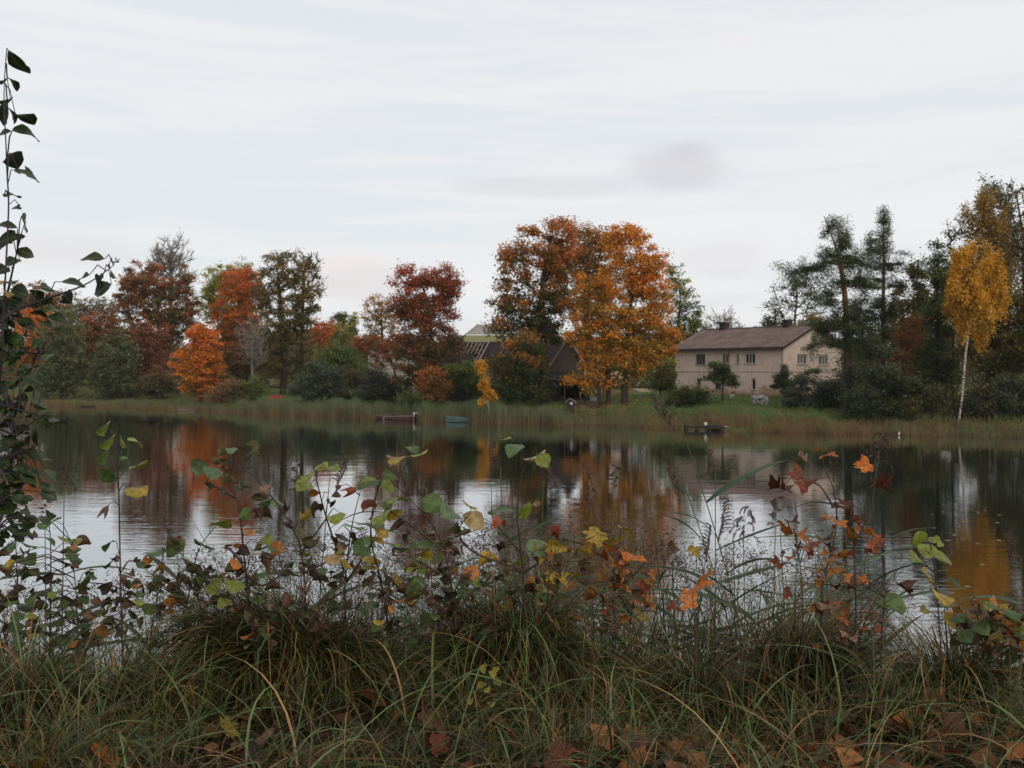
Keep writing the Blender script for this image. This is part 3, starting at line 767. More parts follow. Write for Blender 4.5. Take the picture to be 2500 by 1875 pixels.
tree('birch_tree', 'golden-yellow weeping birch with long leaning white trunk', 2341, 90.3, [(2378, 592, 15, 34), (2348, 640, 22, 40), (2410, 604, 15, 36), (2384, 574, 9, 22), (2360, 612, 10, 24), (2428, 640, 14, 30), (2330, 700, 12, 36), (2370, 660, 45, 50), (2420, 680, 32, 48), (2365, 720, 54, 52), (2430, 720, 22, 34), (2380, 770, 52, 44), (2335, 750, 22, 44), (2400, 810, 32, 34)], [(0.34, 0.18, 0.022), (0.58, 0.295, 0.026), (0.68, 0.36, 0.034)], leaf=0.2, seed=59, lai=4.3, mat=M_BIRCH, tr=0.105, trunk=[(2349, 960), (2357, 880), (2364, 800), (2378, 700), (2385, 600)], clump=0.42, flat=1.5, droop=0.5, bias=0.55, minfrac=0.45, cn=0.3, n_att=150, shell=0.72)
tree('birch_tree', 'very tall olive-brown weeping birch behind the yellow birch', 2395, 99, [(2400, 480, 26, 34), (2385, 540, 40, 44), (2430, 530, 36, 50), (2400, 610, 56, 55), (2455, 600, 36, 60), (2420, 700, 60, 60), (2360, 520, 16, 24)], [(0.11, 0.085, 0.026), (0.24, 0.145, 0.032), (0.35, 0.2, 0.036)], leaf=0.23, seed=60, lai=3.6, tr=0.26, clump=0.6, flat=1.3, droop=0.45, mat=M_BIRCH)
tree('poplar_tree', 'grey-green poplar with upright spires on the skyline', 2440, 108, [(2402, 465, 9, 30), (2420, 470, 10, 34), (2440, 480, 14, 36), (2462, 490, 16, 40), (2440, 540, 36, 40), (2470, 560, 30, 50)], [(0.05, 0.06, 0.035), (0.075, 0.09, 0.05), (0.10, 0.115, 0.06)], leaf=0.24, seed=61, lai=3.0, clump=0.45, flat=1.2, tr=0.2)
tree('birch_tree', 'sparse half-bare birch rising past the photo\'s edge', 2505, 90, [(2480, 470, 16, 44), (2500, 520, 36, 60), (2480, 600, 36, 50), (2520, 640, 40, 60)], [(0.12, 0.09, 0.04), (0.22, 0.15, 0.05)], leaf=0.19, seed=62, lai=0.95, extra_twigs=3, clump=0.55, flat=1.2, droop=0.3, trunk=[(2505, 800), (2500, 600), (2480, 470)], tr=0.2)
tree('alder_tree', 'dark olive tree filling the wood behind the white trunk', 2440, 94, [(2440, 780, 60, 60), (2400, 850, 50, 60), (2470, 850, 50, 70), (2430, 930, 60, 60)], [(0.0639, 0.071, 0.0284), (0.1207, 0.1108, 0.0355), (0.213, 0.1562, 0.0426)], leaf=0.23, seed=63, lai=4.0, tr=0.2, bark=DARK)
tree('alder_tree', 'dark olive tree with yellowing leaves at the wood\'s far end', 2520, 92, [(2510, 740, 50, 70), (2500, 830, 50, 70), (2530, 900, 50, 70)], [(0.0639, 0.071, 0.0284), (0.142, 0.1207, 0.0355), (0.2556, 0.1846, 0.0426)], leaf=0.23, seed=64, lai=4.0, tr=0.2, bark=DARK)
tree('shrub', 'dark willow thicket between the two pines\' trunks and the water', 2130, 93, [(2110, 930, 44, 55), (2150, 900, 44, 60), (2180, 960, 44, 44), (2110, 1000, 46, 36), (2160, 1005, 48, 32)], [(0.0284, 0.0426, 0.0227), (0.0497, 0.0653, 0.0327), (0.0852, 0.0937, 0.0454)], leaf=0.21, seed=65, lai=5.2, cat='shrub', crown='foliage', tname='stem', tr=0.07)
tree('shrub', 'mixed green and olive thicket in front of the dark pointed tree', 2250, 91.5, [(2245, 960, 48, 40), (2290, 985, 40, 34), (2215, 1000, 40, 30), (2310, 940, 30, 40)], [(0.0369, 0.0483, 0.0227), (0.071, 0.0738, 0.0312), (0.1562, 0.1278, 0.0398)], leaf=0.21, seed=66, lai=4.8, cat='shrub', crown='foliage', tname='stem', tr=0.06, cn=0.3)
tree('shrub', 'dark thicket at the water right behind the white birch trunk', 2400, 91, [(2390, 985, 46, 40), (2440, 1000, 46, 36), (2350, 1000, 30, 30)], [(0.0341, 0.0426, 0.0227), (0.0639, 0.0639, 0.0312), (0.1278, 0.0994, 0.0398)], leaf=0.21, seed=67, lai=4.6, cat='shrub', crown='foliage', tname='stem', tr=0.06, cn=0.3)
tree('shrub', 'greyish green thicket reaching the photo\'s edge at the water', 2490, 89.5, [(2480, 960, 40, 50), (2500, 1010, 46, 40), (2530, 960, 40, 60)], [(0.0398, 0.0511, 0.0284), (0.0682, 0.0795, 0.0426), (0.0994, 0.1108, 0.0568)], leaf=0.21, seed=68, lai=4.6, cat='shrub', crown='foliage', tname='stem', tr=0.06)


def far_woods():
    """the wooded skyline beyond everything: one mass"""
    rng = np.random.default_rng(5)
    n = 42000
    x = rng.uniform(-190, 190, n)
    y = 285 + rng.uniform(-14, 14, n) + 6 * np.sin(x * 0.05)
    h = 9.0 + 2.0 * np.sin(x * 0.11 + 1) + 1.4 * np.sin(x * 0.31) + 0.8 * np.sin(x * 0.83 + y * 0.2)
    z = 4.0 + h * rng.uniform(0, 1, n) ** 0.75
    t = 0.5 + 0.35 * np.sin(x * 0.23 + 0.4 * np.sin(x * 0.07)) + rng.normal(size=n) * 0.15
    c = ramp3([(0.06, 0.075, 0.03), (0.13, 0.11, 0.035), (0.25, 0.12, 0.04)], t)
    V, Fc = leaf_cloud(np.stack([x, y, z], 1), rng, 1.4)
    tag(link('distant_woods', np_mesh('distant_woods', V, Fc, np.repeat(c, 4, 0), [M_LEAF])), kind='stuff')


far_woods()
# ------------------------------------------------------------------ pale house across the lake
M_WIN = plain('window_frame_paint', (0.62, 0.58, 0.53), 0.6, 0.1)
M_WIND = plain('window_frame_wood', (0.16, 0.125, 0.10), 0.7, 0.2)
M_SILL = plain('sill_concrete', (0.34, 0.28, 0.24), 0.9, 0.2)
M_GLASS, _t, _o = material('window_glass')
pbsdf(_t, _o, (0.035, 0.032, 0.03), 0.12, 0.5)
M_ROOFD = plain('dark_roof_edge', (0.05, 0.038, 0.036), 0.9, 0.2)
M_SOOT = plain('sooty_brick', (0.035, 0.03, 0.028), 0.95, 0.3, 4)


def housewall():
    m, t, out = material('weathered_plaster')
    co = t.add('ShaderNodeTexCoord').outputs['Object']
    s = t.add('ShaderNodeSeparateXYZ'); t.put(s.inputs[0], co)
    n = t.noise(co, 0.55, 5, 0.6); n2 = t.noise(co, 2.6, 5, 0.65); n3 = t.noise(t.mapping(co, (3, 3, 0.5)), 1.6, 4, 0.6)
    c = t.mix(t.ramp(n, 0.3, 0.7), (0.66, 0.505, 0.44), (0.74, 0.575, 0.48))
    c = t.mix(t.math('MULTIPLY', t.ramp(n3, 0.46, 0.72), 0.6), c, (0.38, 0.28, 0.245))
    damp = t.ramp(t.math('ADD', t.math('MULTIPLY', s.outputs[2], -0.42), t.math('ADD', t.math('MULTIPLY', n, 1.5), t.math('MULTIPLY', n2, 0.35))), 0.42, 0.72)
    c = t.mix(t.math('MULTIPLY', damp, 0.75), c, (0.33, 0.175, 0.105))
    pbsdf(t, out, c, 0.95, 0.1, n2, 0.3, 0.03)
    return m


M_WALL = housewall()


def roofmat(name, a, b, c3):
    m, t, out = material(name)
    co = t.add('ShaderNodeTexCoord').outputs['Object']
    n = t.noise(co, 0.8, 5, 0.65); n2 = t.noise(co, 5.0, 5, 0.7)
    s = t.add('ShaderNodeSeparateXYZ'); t.put(s.inputs[0], co)
    c = t.mix(t.ramp(n, 0.3, 0.7), a, b)
    c = t.mix(t.math('MULTIPLY', t.ramp(n2, 0.5, 0.72), 0.6), c, c3)
    wv = t.math('SINE', t.math('MULTIPLY', s.outputs[1], 24.0))
    pbsdf(t, out, c, 0.9, 0.15, t.math('ADD', t.math('MULTIPLY', wv, 0.35), n2), 0.35, 0.04)
    return m


M_ROOF = roofmat('corrugated_roof', (0.105, 0.070, 0.062), (0.185, 0.125, 0.108), (0.26, 0.195, 0.18))
M_ROOFB = roofmat('barn_roofing', (0.038, 0.026, 0.027), (0.06, 0.038, 0.038), (0.085, 0.058, 0.055))
M_ROOFG = roofmat('grey_sheet_roof', (0.22, 0.20, 0.185), (0.27, 0.245, 0.225), (0.17, 0.15, 0.14))
M_MOSS = roofmat('mossy_roof', (0.13, 0.13, 0.075), (0.21, 0.195, 0.05), (0.25, 0.235, 0.2))


def pale_house():
    N = np.array([29.65, 120.0]); zb = 2.1
    v = np.array([0.817, 0.576]); u = np.array([-0.576, 0.817])
    LEN, WID, EAVE, RIDGE = 16.9, 9.86, 5.82, 8.05
    root = empty('house', (N[0], N[1], zb), math.atan2(v[1], v[0]))
    tag(root, 'pale two-storey house with brown roof and weathered plaster walls across the lake', 'house')

    def on(axis, px, py=None):
        k = (px - CX) / F
        t = (k * N[1] - N[0]) / (axis[0] - k * axis[1])
        if py is None: return t
        return t, CZ + (HY - py) / F * (N[1] + axis[1] * t) - zb

    def opening(axis, a):
        x0, x1, y0, y1 = a
        t0, t1 = on(axis, x0), on(axis, x1)
        z1 = on(axis, (x0 + x1) / 2, y0)[1]; z0 = on(axis, (x0 + x1) / 2, y1)[1]
        return (min(t0, t1), max(t0, t1), z0, z1)

    fr = lambda t, z, dep: (dep, t, z)
    ga = lambda t, z, dep: (t, dep, z)
    ZB = 2.98                                              # string course between the storeys

    def wall(pt, length, z0, z1, holes, part='wall', flip=False):
        mb = MB()
        ts = sorted({0.0, length, *[h[0] for h in holes], *[h[1] for h in holes]})
        zs = sorted({z0, z1, *[h[2] for h in holes], *[h[3] for h in holes]})
        for i in range(len(ts) - 1):
            for j in range(len(zs) - 1):
                a, b, c, d = ts[i], ts[i + 1], zs[j], zs[j + 1]
                if any(h[0] <= a + 1e-6 and h[1] >= b - 1e-6 and h[2] <= c + 1e-6 and h[3] >= d - 1e-6 for h in holes): continue
                P = [pt(a, c, 0), pt(b, c, 0), pt(b, d, 0), pt(a, d, 0)]
                mb.poly(P if not flip else P[::-1])
        for h in holes:
            a, b, c, d = h
            D = 0.2
            mb.poly([pt(a, c, 0), pt(a, d, 0), pt(a, d, D), pt(a, c, D)])
            mb.poly([pt(b, c, 0), pt(b, d, 0), pt(b, d, D), pt(b, c, D)])
            mb.poly([pt(a, d, 0), pt(b, d, 0), pt(b, d, D), pt(a, d, D)])
            mb.poly([pt(a, c, 0), pt(b, c, 0), pt(b, c, D), pt(a, c, D)])
        return mb.build(part, M_WALL, root)

    def window(pt, h, mull, mat, sill=True):
        a, b, c, d = h
        mb = MB(); fw = 0.085

        def bx(t0, t1, z0, z1, d0, d1, m_=mb):
            p, q = pt(t0, z0, d0), pt(t1, z1, d1)
            m_.box([min(i, j) for i, j in zip(p, q)], [max(i, j) for i, j in zip(p, q)])
        bx(a + .003, a + fw, c + .003, d - .003, 0.09, 0.17)
        bx(b - fw, b - .003, c + .003, d - .003, 0.09, 0.17)
        bx(a + fw, b - fw, c + .003, c + fw, 0.092, 0.168)
        bx(a + fw, b - fw, d - fw, d - .003, 0.092, 0.168)
        for f_ in mull:
            t = a + (b - a) * f_
            bx(t - 0.05, t + 0.05, c + fw, d - fw, 0.094, 0.166)
        wobj = mb.build('window', mat, root)
        edges = [a + fw] + [a + (b - a) * f_ for f_ in mull] + [b - fw]
        for i in range(len(edges) - 1):
            g = MB()
            bx(edges[i], edges[i + 1], c + fw, d - fw, 0.13, 0.145, g)
            g.build('pane', M_GLASS, wobj)
        if sill:
            g = MB()
            bx(a - 0.14, b + 0.14, c - 0.10, c - 0.004, -0.09, 0.05, g)
            g.build('sill', M_SILL, wobj)
            g = MB()
            bx(a - 0.10, b + 0.10, d + 0.004, d + 0.07, -0.025, 0.02, g)
            g.build('lintel', M_SILL, wobj)

    fu = [((1699, 1721.5, 865, 890), (0.36, 0.66), M_WIND), ((1762, 1777.5, 864, 888), (0.5,), M_WIN), ((1797, 1803.5, 863.5, 888), (), M_WIN), ((1819.5, 1843.6, 863, 887.5), (0.37, 0.66), M_WIN)]
    fl = [((1701, 1710.5, 925, 952), (0.5,), M_WIND), ((1745, 1760, 935, 951), (0.5,), M_WIND), ((1834.5, 1844.5, 925.5, 952), (), M_WIN)]
    gu = [((1947, 1970.5, 866, 889), (0.33, 0.62), M_WIN), ((1999, 2021.5, 868, 891), (0.4, 0.68), M_WIN)]
    gl = [((1951, 1963, 927, 950), (0.5,), M_WIND)]
    for lst, pt, ax, z0, z1, L in ((fu, fr, u, ZB, EAVE, LEN), (fl, fr, u, -0.9, ZB, LEN), (gu, ga, v, ZB, EAVE, WID), (gl, ga, v, -0.9, ZB, WID)):
        hs = [opening(ax, q[0]) for q in lst]
        wall(pt, L, z0, z1, hs)
        for h, q in zip(hs, lst):
            window(pt, h, q[1], q[2])
    # hidden sides, floor slab, gables
    mb = MB()
    mb.poly([(WID, 0, -0.9), (WID, LEN, -0.9), (WID, LEN, EAVE), (WID, 0, EAVE)])
    mb.poly([(0, LEN, -0.9), (0, LEN, EAVE), (WID, LEN, EAVE), (WID, LEN, -0.9)])
    mb.poly([(0, LEN, EAVE), (WID / 2, LEN, RIDGE), (WID, LEN, EAVE)])
    mb.build('wall', M_WALL, root)
    mb = MB(); mb.poly([(0, 0, EAVE), (WID, 0, EAVE), (WID / 2, 0, RIDGE)])
    mb.build('gable', M_WALL, root)
    mb = MB(); mb.box((0.22, 0.22, ZB - 0.1), (WID - 0.1, LEN - 0.1, ZB + 0.1)); mb.box((2.4, 0.3, -0.8), (2.5, LEN - 0.2, EAVE - 0.1)); mb.box((2.5, 3.0, -0.8), (WID - 0.2, 3.1, EAVE - 0.1))
    mb.build('inner_wall', M_SOOT, root)
    mb = MB(); mb.box((-0.035, -0.035, ZB - 0.05), (-0.002, LEN, ZB + 0.02)); mb.box((-0.002, -0.035, ZB - 0.051), (WID, -0.002, ZB + 0.019))
    mb.build('string_course', M_SILL, root)
    t0, t1, z0, z1 = opening(v, (1982, 1993, 820, 834.6))
    mb = MB(); mb.box((t0, -0.06, z0), (t1, -0.003, z1))
    h = mb.build('attic_hatch', M_WIND, root)
    # roof: two slabs, ridge cap, fascia
    ov, oe, th = 0.55, 0.45, 0.14
    sl = (RIDGE - EAVE) / (WID / 2)
    mb = MB()
    for sgn in (0, 1):
        xe = -ov if sgn == 0 else WID + ov
        ze = EAVE - ov * sl
        xr = WID / 2
        pts = lambda dz: [(xe, -oe, ze + dz), (xe, LEN + oe, ze + dz), (xr, LEN + oe, RIDGE + dz), (xr, -oe, RIDGE + dz)]
        lo, hi = pts(0.02), pts(0.02 + th)
        mb.poly(hi[::-1] if sgn == 0 else hi); mb.poly(lo)
        mb.poly([lo[0], lo[1], hi[1], hi[0]]); mb.poly([lo[0], hi[0], hi[3], lo[3]]); mb.poly([lo[1], lo[2], hi[2], hi[1]])
    roof = mb.build('roof', M_ROOF, root)
    mb = MB()
    zf = EAVE - ov * sl
    mb.box((-ov - 0.05, -oe - 0.02, zf - 0.16), (-ov - 0.004, LEN + oe + 0.02, zf + 0.14))
    mb.box((-ov + 0.004, -oe, zf - 0.02), (-0.004, LEN + oe, zf + 0.012))
    mb.bar((-ov, -oe - 0.04, zf + 0.0), (WID / 2, -oe - 0.04, RIDGE + 0.06), 0.05, 0.24)
    mb.bar((WID / 2, -oe - 0.045, RIDGE + 0.06), (WID + ov, -oe - 0.045, zf), 0.05, 0.24)
    mb.build('fascia', M_ROOFD, root)
    mb = MB(); mb.bar((WID / 2, -oe - 0.03, RIDGE + 0.19), (WID / 2, LEN + oe, RIDGE + 0.19), 0.34, 0.07)
    mb.build('ridge_cap', M_ROOFG, roof)
    # chimneys on the ridge
    for px in (1768, 1922.5):
        q = N + v * WID / 2
        k = (px - CX) / F
        t = (k * q[1] - q[0]) / (u[0] - k * u[1])
        mb = MB()
        mb.box((WID / 2 - 0.42, t - 0.42, RIDGE - 0.5), (WID / 2 + 0.42, t + 0.42, RIDGE + 0.78))
        mb.box((WID / 2 - 0.5, t - 0.5, RIDGE + 0.78), (WID / 2 + 0.5, t + 0.5, RIDGE + 0.92))
        mb.build('chimney', M_SOOT, roof)
    # aerial, downpipes
    q = N + v * WID / 2
    k = (1785.5 - CX) / F
    t = (k * q[1] - q[0]) / (u[0] - k * u[1])
    mb = MB()
    mb.tube([(WID / 2, t, RIDGE), (WID / 2, t, RIDGE + 3.0)], 0.03, 5)
    mb.tube([(WID / 2 - 0.2, t - 1.0, RIDGE + 2.0), (WID / 2 + 0.1, t + 0.4, RIDGE + 2.0)], 0.02, 4)
    mb.tube([(WID / 2, t - 0.3, RIDGE + 2.9), (WID / 2, t + 0.25, RIDGE + 2.9)], 0.015, 4)
    mb.build('aerial', M_SOOT, root)
    t = on(u, 1781)
    mb = MB()
    mb.tube([(-0.5, t, zf + 0.15), (-0.12, t, EAVE - 0.35), (-0.12, t, ZB - 0.3)], 0.055, 6)
    tag(mb.build('downpipe', plain('red_pipe', (0.27, 0.10, 0.08), 0.6, 0.15), root), 'reddish downpipe')
    mb = MB(); mb.tube([(-0.09, 0.12, zf + 0.1), (-0.09, 0.12, -0.5)], 0.05, 6)
    mb.build('downpipe', M_SILL, root)


pale_house()

# ------------------------------------------------------------------ barn with the torn roof, open shed, far roofs
M_WOODD = plain('dark_weathered_wood', (0.034, 0.027, 0.024), 0.95, 0.3, 2.5, stretch=(4, 4, 0.4))
M_WOODG = plain('brown_grey_boards', (0.15, 0.105, 0.092), 0.9, 0.25, 2.0, stretch=(5, 5, 0.4))
M_WOODP = plain('bare_pale_wood', (0.40, 0.31, 0.27), 0.9, 0.25, 3.0)
M_TARP = plain('dark_green_sheet', (0.040, 0.046, 0.040), 0.7, 0.2, 1.0)


def barn():
    rng = random.Random(3)
    R = W(1150, HY, 123.0); zb = 2.0
    root = empty('barn', (R[0], R[1], zb), math.radians(-20))
    tag(root, 'old dark barn with torn roof showing bare battens, behind the young maple', 'barn')
    x0, x1, dp, ez, rz = -5.2, 9.6, 5.5, 2.5, 6.6
    P = lambda x, s, dz=0.0: (x, dp * (1 - s) - 0.0, rz + (ez - rz) * s + dz)
    mb = MB()
    xs = [x0, -2.5, -0.95, 0.0, x1]; ss = [0.0, 0.36, 0.66, 1.08]
    for i in range(4):
        for j in range(3):
            if (i in (1, 2) and j == 0) or (i == 2 and j == 1): continue
            a, b, c, d = xs[i], xs[i + 1], ss[j], ss[j + 1]
            mb.poly([P(a, d), P(b, d), P(b, c), P(a, c)])
            mb.poly([P(a, d, -.12), P(a, c, -.12), P(b, c, -.12), P(b, d, -.12)])
            mb.poly([P(a, d), P(a, d, -.12), P(b, d, -.12), P(b, d)])
            mb.poly([P(b, d), P(b, d, -.12), P(b, c, -.12), P(b, c)]); mb.poly([P(a, d), P(a, c), P(a, c, -.12), P(a, d, -.12)])
    mb.poly([(x0, dp, rz), (x1, dp, rz), (x1, 2 * dp + .4, ez - .3), (x0, 2 * dp + .4, ez - .3)])
    roof = mb.build('roof', M_ROOFB, root)
    # bare timbers in the hole
    for k in range(6):
        x = -2.45 + k * 0.49
        b = MB(); e = 0.36 if x < -0.97 else 0.68
        b.bar(P(x, 0.0, -0.05), P(x, e * rng.uniform(0.9, 1.02), -0.05), 0.13, 0.12); b.build('rafter', M_WOODP, roof)
    for k in range(9):
        s = 0.03 + k * 0.075
        xa = -2.5 if s < 0.36 else -0.95
        a_, b_ = sorted((rng.uniform(xa, -0.4), rng.uniform(xa, 0.05)))
        if k % 3 == 0: a_, b_ = xa, 0.0
        b = MB(); b.bar(P(a_, s, 0.03), P(max(b_, a_ + 0.5), s + rng.uniform(-.01, .015), 0.03), 0.05, rng.uniform(0.14, 0.3), up=(0, -0.6, 0.8)); b.build('batten', M_WOODP, roof)
    b = MB(); b.bar(P(0.06, 0.0, 0.06), P(0.0, 0.72, 0.06), 0.16, 0.08); b.build('batten', M_WOODP, roof)
    b = MB(); b.bar(P(-1.9, 0.86, 0.12), P(-0.75, 0.66, 0.16), 0.2, 0.08); tag(b.build('loose_board', M_WOODP, roof), 'pale board hanging loose off the torn roof')
    # corrugated patch at the eave
    mb = MB()
    for k in range(9):
        x = 0.9 + k * 0.22
        mb.bar(P(x, 0.80, 0.06), P(x, 1.1, 0.06), 0.11, 0.05)
    tag(mb.build('sheet_patch', M_WOODG, roof), 'greyish ribbed sheet at the eave')
    # walls of upright planks at the front, plain boards elsewhere
    n = 37; wd = (x1 - x0 - 0.6) / n
    shared = [None] * 3
    for q in range(3):
        b = MB(); b.box((0.008, -0.03, -0.8), (wd - 0.008, 0.03, ez + 0.25 + 0.04 * q)); shared[q] = b.mesh('plank', M_WOODD)
    for k in range(n):
        o = link('plank', shared[k % 3], root)
        o.location = (x0 + 0.3 + k * wd, 0.35 + rng.uniform(-.012, .012), 0)
    mb = MB()
    mb.box((x0 + 0.3, 0.41, -0.8), (x1 - 0.3, 0.47, ez + 0.2))
    mb.box((x0 + 0.31, 0.48, -0.8), (x0 + 0.4, 2 * dp - .3, ez)); mb.box((x1 - 0.4, 0.48, -0.8), (x1 - 0.31, 2 * dp - .3, ez)); mb.box((x0 + 0.4, 2 * dp - .3, -0.8), (x1 - 0.4, 2 * dp - .2, ez))
    for x in (x0 + 0.35, x1 - 0.35):
        mb.poly([(x, 0.45, ez), (x, dp, rz - 0.2), (x, 2 * dp - .3, ez)])
    mb.build('wall', M_WOODD, root)


barn()


def shed():
    rng = random.Random(9)
    d = 119.5
    A, B = W(1333, 907, d), W(1440, 907, d)
    zb = 2.0; wdt = B[0] - A[0]; ez = A[2] - zb
    root = empty('shed', (A[0], d, zb))
    tag(root, 'open-fronted shed with brown board gable and dark awning under golden boughs', 'shed')
    apex = 3.6
    n = 19; w_ = wdt / n
    for k in range(n):
        xa = k * w_; xb = xa + w_
        h = lambda x: ez + apex * (1 - abs(x - wdt / 2) / (wdt / 2))
        o_ = 0.03 if k % 2 else 0.0
        b = MB()
        P = [(xa + .006, -o_, ez - .05), (xb - .006, -o_, ez - .05), (xb - .006, -o_, h(xb) - .05), (xa + .006, -o_, h(xa) - .05)]
        Q = [(x, y + 0.03, z) for x, y, z in P]
        b.poly(P); b.poly(Q[::-1])
        for i in range(4): b.poly([P[i], Q[i], Q[(i + 1) % 4], P[(i + 1) % 4]])
        b.build('plank', M_WOODG, root)
    mb = MB()
    for s in (-1, 1):
        xe = wdt / 2 + s * (wdt / 2 + 0.35); ze = ez - 0.35 * apex / (wdt / 2) + .02
        a = [(xe, -0.35, ze), (wdt / 2, -0.35, ez + apex + .02), (wdt / 2, 6, ez + apex + .02), (xe, 6, ze)]
        b_ = [(x, y, z + .1) for x, y, z in a]
        mb.poly(b_); mb.poly(a[::-1])
        mb.poly([a[0], a[1], b_[1], b_[0]]); mb.poly([a[0], b_[0], b_[3], a[3]])
    roof = mb.build('roof', M_ROOFB, root)
    for s in (-1, 1):
        xe = wdt / 2 + s * (wdt / 2 + 0.38); ze = ez - 0.38 * apex / (wdt / 2) + .05
        b = MB(); b.bar((xe, -0.4, ze), (wdt / 2, -0.4, ez + apex + .05), 0.04, 0.16); b.build('rake_board', M_WOODP, roof)
    mb = MB()                                               # awning
    P = [(-0.3, -3.2, ez - 0.85), (wdt + 1.0, -3.2, ez - 0.85), (wdt + 1.0, -0.06, ez - 0.05), (-0.3, -0.06, ez - 0.05)]
    mb.poly(P); mb.poly([(x, y, z - .06) for x, y, z in P[::-1]]); mb.poly([P[0], (P[0][0], P[0][1], P[0][2] - .14), (P[1][0], P[1][1], P[1][2] - .14), P[1]])
    mb.build('awning', M_TARP, root)
    for x in (0.25, 1.9, 3.6, wdt + 0.6):
        b = MB(); b.bar((x, -3.0, -1.0), (x + rng.uniform(-.08, .08), -3.0, ez - 0.88), 0.13, 0.13, up=(0, 1, 0)); b.build('post', M_WOODG, root)
    mb = MB()
    mb.box((0.05, 0.1, -0.8), (0.15, 5.9, ez - .02)); mb.box((wdt - .15, 0.1, -0.8), (wdt - .05, 5.9, ez - .02)); mb.box((0.15, 5.8, -0.8), (wdt - .15, 5.9, ez - .02))
    mb.build('wall', M_WOODD, root)
    n2 = 7
    for k in range(n2):
        b = MB(); b.box((-0.2 + k * 0.24, -2.95 + rng.uniform(-.02, .02), -1.0), (-0.2 + k * 0.24 + 0.225, -2.91, ez - 1.0)); b.build('plank', M_WOODD, root)


shed()


def far_house():
    d = 172.0
    root = empty('house', tuple(W(1180, HY, d)[:2]) + (2.8,))
    tag(root, 'distant house with grey hip roof above a long mossy roof, behind the barn', 'house')
    o = np.array(root.location)
    L = lambda px, py, dd=0.0: tuple(W(px, py, d + dd) - o)
    mb = MB()
    e = [L(1137, 817), L(1236, 817), L(1239, 817, 9), L(1137, 817, 9)]
    r = [L(1166, 794, 4.5), L(1204, 794.5, 4.5)]
    mb.poly([e[0], e[1], r[1], r[0]]); mb.poly([e[1], e[2], r[1]]); mb.poly([e[2], e[3], r[0], r[1]]); mb.poly([e[3], e[0], r[0]])
    mb.poly(e[::-1])
    roof = mb.build('roof', M_ROOFG, root)
    mb = MB()
    for a, b in ((e[0], r[0]), (e[1], r[1]), (r[0], r[1])): mb.bar(np.array(a) + (0, -.05, .08), np.array(b) + (0, -.05, .08), 0.22, 0.1)
    mb.build('hip_cap', M_WOODP, roof)
    a, b = L(1202, 800, 4.2), L(1210.5, 786, 5.0)
    mb = MB(); mb.box((a[0], a[1], a[2] - .3), (b[0], b[1], b[2])); mb.box((a[0] - .06, a[1] - .06, b[2]), (b[0] + .06, b[1] + .06, b[2] + .12))
    mb.build('chimney', plain('old_red_brick', (0.17, 0.10, 0.08), 0.95, 0.3, 5), roof)
    p = [L(1128, 836, -6), L(1246, 836, -6), L(1240, 818.2, -.3), L(1134, 818.2, -.3)]
    mb = MB(); mb.poly(p); mb.poly([(x, y, z - .15) for x, y, z in p[::-1]]); mb.poly([p[0], (p[0][0], p[0][1], p[0][2] - .15), (p[1][0], p[1][1], p[1][2] - .15), p[1]])
    tag(mb.build('roof', M_MOSS, root), 'long yellow-green mossy roof')
    a, b = L(1134, 818.4, 0.1), L(1238, 836, 8.8)
    mb = MB(); mb.box((a[0], a[1], -1.0), (b[0], b[1], a[2])); mb.box((L(1132, 836, -5.5)[0], -5.5, -1), (L(1242, 836, -5.5)[0], -.2, p[0][2] - .2))
    mb.build('wall', plain('pinkish_plaster', (0.40, 0.31, 0.27), 0.95, 0.2, 1), root)
    root2 = empty('outbuilding', tuple(W(1108, HY, 165)[:2]) + (2.7,))
    tag(root2, 'small pinkish outbuilding peeping between the red maple and the mossy roof', 'outbuilding')
    o2 = np.array(root2.location); q = lambda px, py, dd=0: tuple(W(px, py, 165 + dd) - o2)
    a, b = q(1098, 836), q(1119, 824)
    mb = MB(); mb.box((a[0], 0, -1), (b[0], 4, b[2])); mb.build('wall', plain('pink_plaster', (0.46, 0.33, 0.29), 0.95, 0.2, 1), root2)
    mb = MB()
    mb.poly([(a[0] - .2, -.3, b[2]), (b[0] + .2, -.3, b[2]), (b[0] - .2, 2, b[2] + .75), (a[0] + .2, 2, b[2] + .75)]); mb.poly([(a[0] - .2, 4.3, b[2]), (a[0] + .2, 2, b[2] + .75), (b[0] - .2, 2, b[2] + .75), (b[0] + .2, 4.3, b[2])])
    mb.poly([(a[0] - .2, -.3, b[2]), (a[0] + .2, 2, b[2] + .75), (a[0] - .2, 4.3, b[2])]); mb.poly([(b[0] + .2, -.3, b[2]), (b[0] + .2, 4.3, b[2]), (b[0] - .2, 2, b[2] + .75)])
    mb.build('roof', M_ROOFG, root2)


far_house()


def grey_house():
    d = 152.0
    a, b = W(901, 850, d), W(1012, 915, d)
    root = empty('house', (a[0], d, 2.1))
    tag(root, 'pale grey house end seen between the leaning apple tree and the red maple', 'house')
    wd, h = b[0] - a[0], a[2] - 2.1
    mb = MB(); mb.box((0, 0, -1), (wd, 8, h)); mb.build('wall', plain('grey_plaster', (0.36, 0.33, 0.30), 0.95, 0.15, 0.8), root)
    mb = MB()
    for s in (0, 1):
        ye, yr = (-.4, 4) if s == 0 else (8.4, 4)
        P = [(-.4, ye, h - .1), (wd + .4, ye, h - .1), (wd + .4, yr, h + 1.0), (-.4, yr, h + 1.0)]
        mb.poly(P); mb.poly([(x, y, z + .12) for x, y, z in P[::-1]]); mb.poly([P[0], P[1], (P[1][0], P[1][1], P[1][2] + .12), (P[0][0], P[0][1], P[0][2] + .12)])
    mb.build('roof', M_ROOFB, root)
    mb = MB(); mb.box((-.06, -.08, -1), (.05, -.003, h)); mb.build('downpipe', M_WIN, root)


grey_house()


